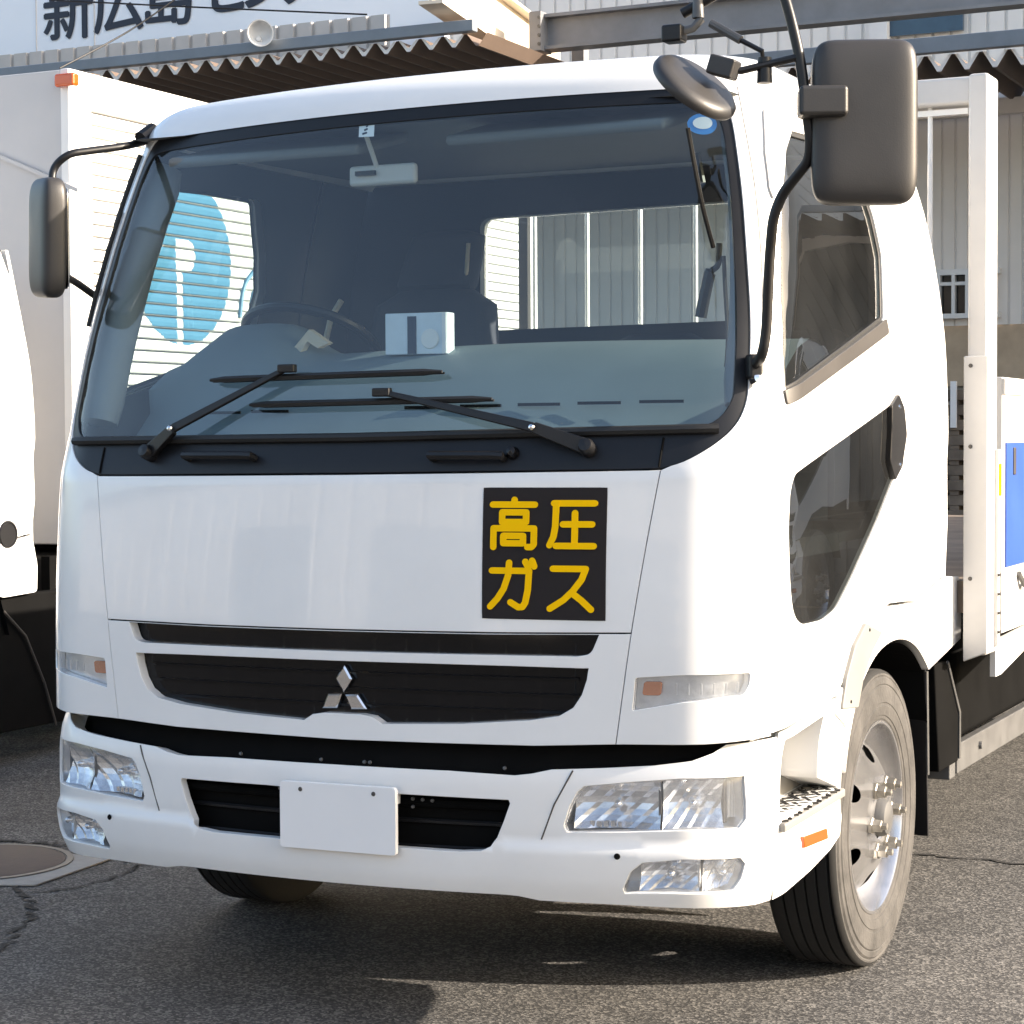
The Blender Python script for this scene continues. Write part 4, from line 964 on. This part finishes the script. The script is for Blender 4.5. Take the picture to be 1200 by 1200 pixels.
# corner posts and rails on the visible side
for y0, y1 in ((YB0-.004, YB0+.17), (YB1-.10, YB1+.004)):
    MB().box((XB-.017, (y0+y1)/2, (ZB0+ZB1)/2), (.05, y1-y0, ZB1-ZB0+.006)).build('corner_post', 'boxwhite', NB, 0, bevel=.006)
MB().box((XB-.02, (YB0+YB1)/2, ZB1-.085), (.052, YB1-YB0-.26, .176)).build('top_rail', 'boxwhite', NB, 0, bevel=.006)
MB().box((XB-.02, (YB0+YB1)/2, ZB0+.06), (.052, YB1-YB0-.26, .12)).build('bottom_rail', 'boxwhite', NB, 0, bevel=.006)
ZR0, ZR1, PIT = ZB0+.12, ZB1-.174, .0595
nb_ = int((ZR1-ZR0)/PIT); PIT = (ZR1-ZR0)/nb_
me_b = None
prof = [(-.040, -.002), (-.006, .0), (0, .004), (0, PIT*.45), (-.004, PIT*.70), (-.009, PIT*.83), (-.040, PIT*.85)]
bx_of = lambda fz: float(np.interp(fz*PIT, [p[1] for p in prof], [p[0] for p in prof]))
for k in range(nb_):
    y0, y1 = YB0+.168, YB1-.102
    if me_b is None:
        V = [(x, y, z) for y in (y0, y1) for x, z in prof]; m_ = len(prof)
        b_ = MB().add(V, [(i, i+1, m_+i+1, m_+i) for i in range(m_-1)]).build('side_board', 'boxwhite', NB, 0)
        me_b = b_.data
    else:
        b_ = bpy.data.objects.new('side_board', me_b); COL.objects.link(b_); b_.parent = NB; b_.location = -NB.location
    b_.location = b_.location+Vector((XB, 0, ZR0+k*PIT))
# logo disc printed across the boards
lc = onX(214, 303, XB); LR = .445
pY = [onX(206, 300, XB)[1], onX(229, 300, XB)[1]]; pz0, pz1 = onX(215, 281, XB)[2], onX(215, 317, XB)[2]
sY0, sY1 = onX(207.5, 350, XB)[1], onX(214.5, 350, XB)[1]
lg = MB()
def strip(z0, z1, ya, yb, off):
    if yb-ya < .002: return
    xa, xb = XB+off+bx_of(((z0-ZR0+1e-6)/PIT) % 1), XB+off+bx_of(((z1-ZR0-1e-6)/PIT) % 1)
    lg.add([(xa, ya, z0), (xa, yb, z0), (xb, yb, z1), (xb, ya, z1)], [(0, 1, 2, 3)])
for k in range(nb_):
    for fa, fb in ((.01, .075), (.075, .26), (.26, .45), (.45, .585), (.585, .70), (.70, .77), (.77, .829)):
        za, zb = ZR0+(k+fa)*PIT, ZR0+(k+fb)*PIT; zm = (za+zb)/2; dz = (zm-lc[2])/LR
        if abs(dz) >= 1: continue
        h = LR*math.sqrt(1-dz*dz); iv = [(lc[1]-h, lc[1]+h)]
        if pz1 < zm < pz0:
            t_ = (zm-(pz0+pz1)/2)/((pz0-pz1)/2); gap_ = (pY[0], pY[0]+(pY[1]-pY[0])*(.62+.38*math.sqrt(max(0, 1-t_*t_))))
        elif zm <= pz1: gap_ = (sY0, sY1)
        else: gap_ = None
        if gap_: iv = [(iv[0][0], min(gap_[0], iv[0][1])), (max(gap_[1], iv[0][0]), iv[0][1])]
        for a_, b_2 in iv: strip(za, zb, a_, b_2, .002)
lg.build('round_logo', 'boxblue', NB, 0, label='round pale blue logo with a white letter P')
l2 = MB(); P2 = [onX(*p, XB) for p in ((299, 316), (289, 328), (283, 345), (280, 372))]
P2 = smoothpath([(XB+.006, p[1], p[2]) for p in P2]); l2.tube(P2, .012, 6)
P2 = smoothpath([(XB+.006, p[1], p[2]) for p in [onX(*p, XB) for p in ((292, 372), (294, 350), (299, 335))]]); l2.tube(P2, .008, 6); l2.build('outline_logo', 'boxblue', NB)
# orange marker lamp and handle
mp = onY(78, 94, YB0-.02); MB().box(mp, (.115, .05, .062)).build('marker_lamp', 'orange', NB, 30, bevel=.012)
# box body continues as crease on its front face
cr_ = [onY(u, v, YB0-.004) for u, v in ((-60, 160), (0, 181), (50, 202), (93, 221), (93, 226), (50, 207), (0, 186), (-60, 165))]
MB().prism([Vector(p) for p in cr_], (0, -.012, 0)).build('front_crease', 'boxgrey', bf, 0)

# ================================================================== WAREHOUSE BEHIND
MAT['siding'] = simple('grey_siding', (.70, .665, .63), .55, var=.08, scale=1.2)
MAT['siding2'] = simple('pale_siding', (.72, .71, .69), .55, var=.06, scale=1.2)
MAT['fold'] = simple('folded_roof_steel', (.13, .095, .075), .6, var=.15, scale=2)
MAT['capw'] = simple('fold_end_white', (.72, .72, .72), .5, var=.1, scale=3)
MAT['bluegrey'] = simple('blue_grey_gutter', (.17, .20, .235), .5, var=.12, scale=4)
MAT['beam'] = simple('grey_steel_beam', (.20, .205, .22), .5, var=.2, scale=3)
MAT['rafter'] = simple('cream_rafter', (.66, .58, .47), .5, var=.12, scale=4)
MAT['board'] = simple('pale_sign_board', (.84, .87, .92), .5, var=.03, scale=1)
MAT['navy'] = simple('navy_lettering', (.010, .016, .035), .5)
MAT['bandblue'] = simple('dark_blue_window_band', (.03, .07, .12), .2, var=.15)
MAT['tan'] = simple('tan_plaster', (.44, .34, .24), .8, var=.2, scale=3)
MAT['winframe'] = simple('aluminium_frame', (.62, .62, .62), .4, metal=.2)
WH = thing('warehouse', 'grey ribbed steel warehouse with folded canopy roofs and a lettered board', 'warehouse', (2, 17.2, 0))
def ribs(x0, x1, y, z0, z1, pitch, depth, mat, name):
    V = []; F = []; x = x0; i = 0
    while x < x1:
        for px, py in ((x, 0), (x+pitch*.80, 0), (x+pitch*.85, depth), (x+pitch*.95, depth)):
            V += [(px, y+py, z0), (px, y+py, z1)]
        x += pitch
    n = len(V)//2
    F = [(2*k, 2*k+2, 2*k+3, 2*k+1) for k in range(n-1)]
    return MB().add(V, F).build(name, mat, WH, 0)
ribs(-14, .9, 17.2, 2.62, 5.35, .140, .018, 'siding', 'ribbed_wall')
MAT['unseen_dark'] = simple('unseen_dark_siding', (.075, .074, .072), .6, var=.1, scale=1.2)  # out-of-view stretch, coloured dark to dim the door window reflections
ribs(.95, 26, 17.2, 0, 5.35, .140, .018, 'unseen_dark', 'unseen_dark_wall')
ribs(-14, 26, 18.4, 4.9, 9.5, .20, .03, 'siding2', 'upper_wall')
MB().box((-6.5, 17.26, 2.32), (14.8, .08, .66)).build('tan_base_wall', 'tan', WH, 0)
MB().box((-6.5, 17.32, 1.0), (14.8, .08, 2.0)).build('plinth', 'concrete', WH, 0)
# small high windows in the ribbed wall
wx = [onY(u, 343, 17.1)[0] for u in (1100, 1117, 1133, 1149, 1165)]
z1w, z0w = onY(1120, 322, 17.1)[2], onY(1120, 368, 17.1)[2]
wf = MB().box(((wx[0]+wx[-1])/2, 17.15, z0w-.02), (wx[-1]-wx[0]+.1, .14, .05)).build('window', 'winframe', WH, 0)
MB().box(((wx[0]+wx[-1])/2, 17.16, z1w+.03), (wx[-1]-wx[0]+.1, .12, .06)).build('frame_head', 'winframe', wf, 0)
MB().box(((wx[0]+wx[-1])/2, 17.16, z0w+(z1w-z0w)*.78), (wx[-1]-wx[0], .10, .035)).build('frame_transom', 'capw', wf, 0)
for x in wx: MB().box((x, 17.155, (z0w+z1w)/2), (.035, .12, z1w-z0w-.0)).build('frame_mullion', 'winframe', wf, 0)
for a_, b_2 in zip(wx, wx[1:]): MB().box(((a_+b_2)/2, 17.185, (z0w+z1w)/2), (b_2-a_-.036, .02, z1w-z0w)).build('pane', 'gloss', wf, 0)
# timber stack beside the base wall
tb = thing('timber_stack', 'weathered brown timber stack against the warehouse wall', 'timber', (-2.4, 16.4, 0))
for k in range(13):
    z = .075+.15*k; dx = (k*37 % 11-5)*.015
    MB().box((-2.4+dx, 16.4+(k % 2)*.03, z), (3.4, .7, .105)).build('timber_plank', 'timber', tb, 0, bevel=.008)
    if k < 12:
        for x in (-3.6, -2.4, -1.2): MB().box((x, 16.4, z+.075), (.09, .66, .043)).build('spacer', 'timber', tb, 0)
wp = onY(1117, 472, 16.0); MB().box((wp[0], 16.02, 1.78), (.06, .03, .46)).build('white_tag', 'capw', tb, 0)
# folded plate canopies
def canopy(x0, x1, yf, yb, z, pitch, amp, slope, name, capz=True):
    can = MB(); V = []; x = x0; k = 0; top = []
    pts = []
    while x < x1:
        pts += [(x, 0), (x+pitch*.12, 0), (x+pitch*.50, -amp), (x+pitch*.62, -amp)]; x += pitch
    pts.append((x, 0))
    for px, pz in pts: V += [(px, yf, z+pz), (px, yb, z+pz+slope*(yb-yf))]
    F = [(2*i, 2*i+1, 2*i+3, 2*i+2) for i in range(len(pts)-1)]
    c = can.add(V, F).build(name, 'fold', WH, 0)
    # pale end closures hanging between the folds
    if capz:
        x = x0
        for i in range(int((x1-x0)/pitch)):
            xx = x+i*pitch
            if i > 130: break
            e = MB().add([(xx+pitch*.14, yf-.006, z-.004), (xx+pitch*.48, yf-.006, z-amp*.96), (xx+pitch*.64, yf-.006, z-amp*.96), (xx+pitch*.99, yf-.006, z-.004),
                          (xx+pitch*.90, yf-.006, z-.004), (xx+pitch*.60, yf-.006, z-amp*.62), (xx+pitch*.52, yf-.006, z-amp*.62), (xx+pitch*.24, yf-.006, z-.004)],
                         [(0, 1, 6, 7), (1, 2, 5, 6), (2, 3, 4, 5)]).build('fold_end_trim', 'capw', c, 0)
    return c
xl0, xl1 = onY(96, 75, 11.5)[0]-3.5, onY(560, 22, 11.5)[0]
zl = 4.93
canopy(xl0, xl1, 11.5, 17.0, zl, .222, .105, .0, 'folded_canopy')
MB().box(((xl0+xl1)/2, 11.45, zl+.055), (xl1-xl0, .10, .10)).build('canopy_gutter', 'bluegrey', WH, 0, bevel=.01)
xr0, xr1 = onY(640, 60, 15.0)[0], 14.0
zr = onY(1130, 62, 15.0)[2]
canopy(xr0, xr1, 15.0, 17.1, zr, .262, .16, .0, 'folded_canopy')
MB().box(((xr0+xr1)/2, 14.95, zr+.085), (xr1-xr0, .10, .15)).build('canopy_gutter', 'bluegrey', WH, 0, bevel=.01)
MB().box(((xr0+xr1)/2, 16.95, zr-.22), (xr1-xr0, .12, .16)).build('wall_beam', 'siding', WH, 0)
MB().box(((xl0+xl1)/2, 16.95, zl-.2), (xl1-xl0, .1, .18)).build('wall_beam', 'fold', WH, 0)
# ribbed parapet above the left canopy and the lettered board
V = []; F = []; x = xl0; i = 0; yp = 12.6; zp0, zp1 = zl+.10, zl+.50
xpe = onY(452, 20, yp)[0]
while x < xpe:
    k = len(V); V += [(x, yp, zp0), (x, yp, zp1), (x+.15, yp, zp0), (x+.15, yp, zp1), (x+.16, yp+.03, zp0), (x+.16, yp+.03, zp1), (x+.19, yp+.03, zp0), (x+.19, yp+.03, zp1)]
    F += [(k, k+2, k+3, k+1), (k+2, k+4, k+5, k+3), (k+4, k+6, k+7, k+5)]
    if k: F.append((k-2, k, k+1, k-1))
    x += .20
MAT['beigerib'] = simple('beige_ribbed_parapet', (.50, .475, .45), .6, var=.1, scale=3)
MB().add(V, F).build('ribbed_parapet', 'beigerib', WH, 0)
ysg = 13.2
bxm = thing('sign_board', 'large pale board with dark navy characters above the canopy', 'sign', (-5, ysg, 5.2))
x_r = onY(520, 0, ysg)[0]
MB().box(((x_r-14)/2, ysg+.06, 6.9), (x_r+14, .10, 3.6)).build('board', 'board', bxm, 0)
for u in (42, 110):
    x_ = onY(u, 20, ysg)[0]; MB().box((x_, ysg+.006, 6.9), (.008, .012, 3.56)).build('board_joint', 'siding', bxm, 0)
def text(ch, cx, zb, size, y, parent, bold=.012):
    cu = bpy.data.curves.new('t', 'FONT'); cu.body = ch; cu.size = size;  cu.align_x = 'CENTER'
    o = bpy.data.objects.new('t', cu); COL.objects.link(o)
    dg = bpy.context.evaluated_depsgraph_get(); m0 = bpy.data.meshes.new_from_object(o.evaluated_get(dg))
    V = [v.co.copy() for v in m0.vertices]; F = [tuple(p.vertices) for p in m0.polygons]; mb = MB()
    for k, (dx, dy) in enumerate(((0, 0), (.012, 0), (-.012, 0), (0, .010), (0, -.010))): mb.add([v+Vector((dx, dy, .0006*k)) for v in V], F)
    me = bpy.data.meshes.new('board_character'); me.from_pydata(mb.v, [], mb.f)
    bpy.data.objects.remove(o)
    R = Matrix.Translation((cx, y, zb)) @ Matrix.Rotation(pi/2, 4, 'X'); me.transform(R)
    return link(me, 'board_character', 'navy', parent)
for ch, u, v in (('新', 80, 45), ('広', 139, 36), ('島', 197, 28), ('セ', 262, 17), ('ン', 312, 10), ('タ', 355, 4), ('ー', 408, -4)):
    p = onY(u, v, ysg); text(ch, p[0], p[2]+.045, .68, ysg+.002, bxm)
# rafter and cross beam with bolted plate
def beam(p, q, wd, ht, name, mat, fl=.03):
    p, q = Vector(p), Vector(q); d = (q-p).normalized(); s = d.cross(Vector((0, 0, 1))).normalized(); u_ = s.cross(d).normalized(); b = MB()
    def bar(w_, h_, oz):
        V = [e+s*(sx*w_/2)+u_*(oz+sz*h_/2) for e in (p, q) for sx, sz in ((-1, -1), (1, -1), (1, 1), (-1, 1))]
        b.add(V, [(3, 2, 1, 0), (4, 5, 6, 7), (0, 1, 5, 4), (1, 2, 6, 5), (2, 3, 7, 6), (3, 0, 4, 7)])
    bar(wd*.12, ht-2*fl, 0); bar(wd, fl, ht/2-fl/2); bar(wd, fl, -ht/2+fl/2)
    return b.build(name, mat, WH, 0)
rf = beam(onY(505, -30, 11.2), onY(655, 78, 14.6), .22, .50, 'rafter', 'rafter')
cb0, cb1 = onY(636, 40, 13.0), onY(1300, -22, 13.0)
cbm = beam(cb0, (cb1[0], 13.0, cb0[2]), .20, .32, 'cross_beam', 'beam')
pp = Vector(cb0)
cp_ = MB().box(pp+Vector((.0, -.05, 0)), (.12, .24, .36)).build('splice_plate', 'beam', cbm, 0, bevel=.006)
for k in range(4): MB().lathe([(0, .014), (.016, .013), (.018, 0)], pp+Vector((.045, -.17, -.12+.08*k)), (0, -1, 0), 6).build('splice_bolt', 'galv', cbm)
ps = onY(680, 62, 13.4); MB().box((ps[0], 13.4, ps[2]-.25), (.12, .12, .6)).build('stub_column', 'beam', WH, 0)
# window band and pilasters on the upper wall
a_, b_2 = onY(1040, 30, 18.3), onY(1128, 22, 18.3)
MB().box(((a_[0]+b_2[0])/2, 18.34, a_[2]+.05), (b_2[0]-a_[0], .06, .34)).build('window_band', 'bandblue', WH, 0)
a_ = onY(1029, 38, 18.2); MB().box((a_[0], 18.3, a_[2]), (.20, .2, .5)).build('white_pilaster', 'capw', WH, 0)
# floodlight on the canopy
fp_ = Vector(onY(306, 38, 11.3)); fl_ = thing('floodlight', 'round white floodlight standing on the canopy gutter', 'light', (fp_.x, 11.45, zl+.11))
MB().lathe([(0, .10), (.05, .09), (.09, .05), (.115, -.02), (.12, -.05), (.11, -.05), (.08, .03), (0, .06)], fp_, Vector((-.35, .8, .25)), 24).build('lamp_head', 'capw', fl_, 50)
MB().tube([fp_+Vector((-.03, 0, -.05)), (fp_.x-.05, 11.45, zl+.10)], .022, 8).build('bracket', 'capw', fl_)
# cables
for k, (pts, lb) in enumerate((([(70, 80, 10), (150, 37, 10.6), (215, -8, 11)], 'thin slanting cable running up across the pale sign board'), ([(60, 0, 11), (220, 8, 11), (430, 17, 11)], 'thin nearly level cable strung along the pale sign board'))):
    o = MB().tube(smoothpath([onY(u, v, y) for u, v, y in pts], 6), .0075, 6).build('cable', 'black', None); tag(o, lb, 'cable')
# facing building on the far side of the yard (seen only in reflections)
AC = thing('facing_warehouse', 'long grey warehouse with roller doors across the yard from the trucks', 'warehouse', (0, -26, 0))
V = []; F = []; x = -45; k = 0
while x < 45:
    k = len(V); V += [(x, -26, 0), (x, -26, 6.5), (x+1.6, -26, 0), (x+1.6, -26, 6.5), (x+1.65, -26.15, 0), (x+1.65, -26.15, 6.5), (x+1.95, -26.15, 0), (x+1.95, -26.15, 6.5)]
    F += [(k+1, k+3, k+2, k), (k+3, k+5, k+4, k+2), (k+5, k+7, k+6, k+4)]
    if k: F.append((k-1, k+1, k, k-2))
    x += 2.0
MB().add(V, F).build('ribbed_wall', 'siding', AC, 0)
MB().box((0, -27.5, 6.6), (92, 3.4, .3)).build('roof_edge', 'bluegrey', AC, 0)
for x in (-20, -11, -2, 7, 16): MB().box((x, -25.95, 2.2), (5, .12, 4.4)).build('roller_door', 'bluegrey', AC, 0)
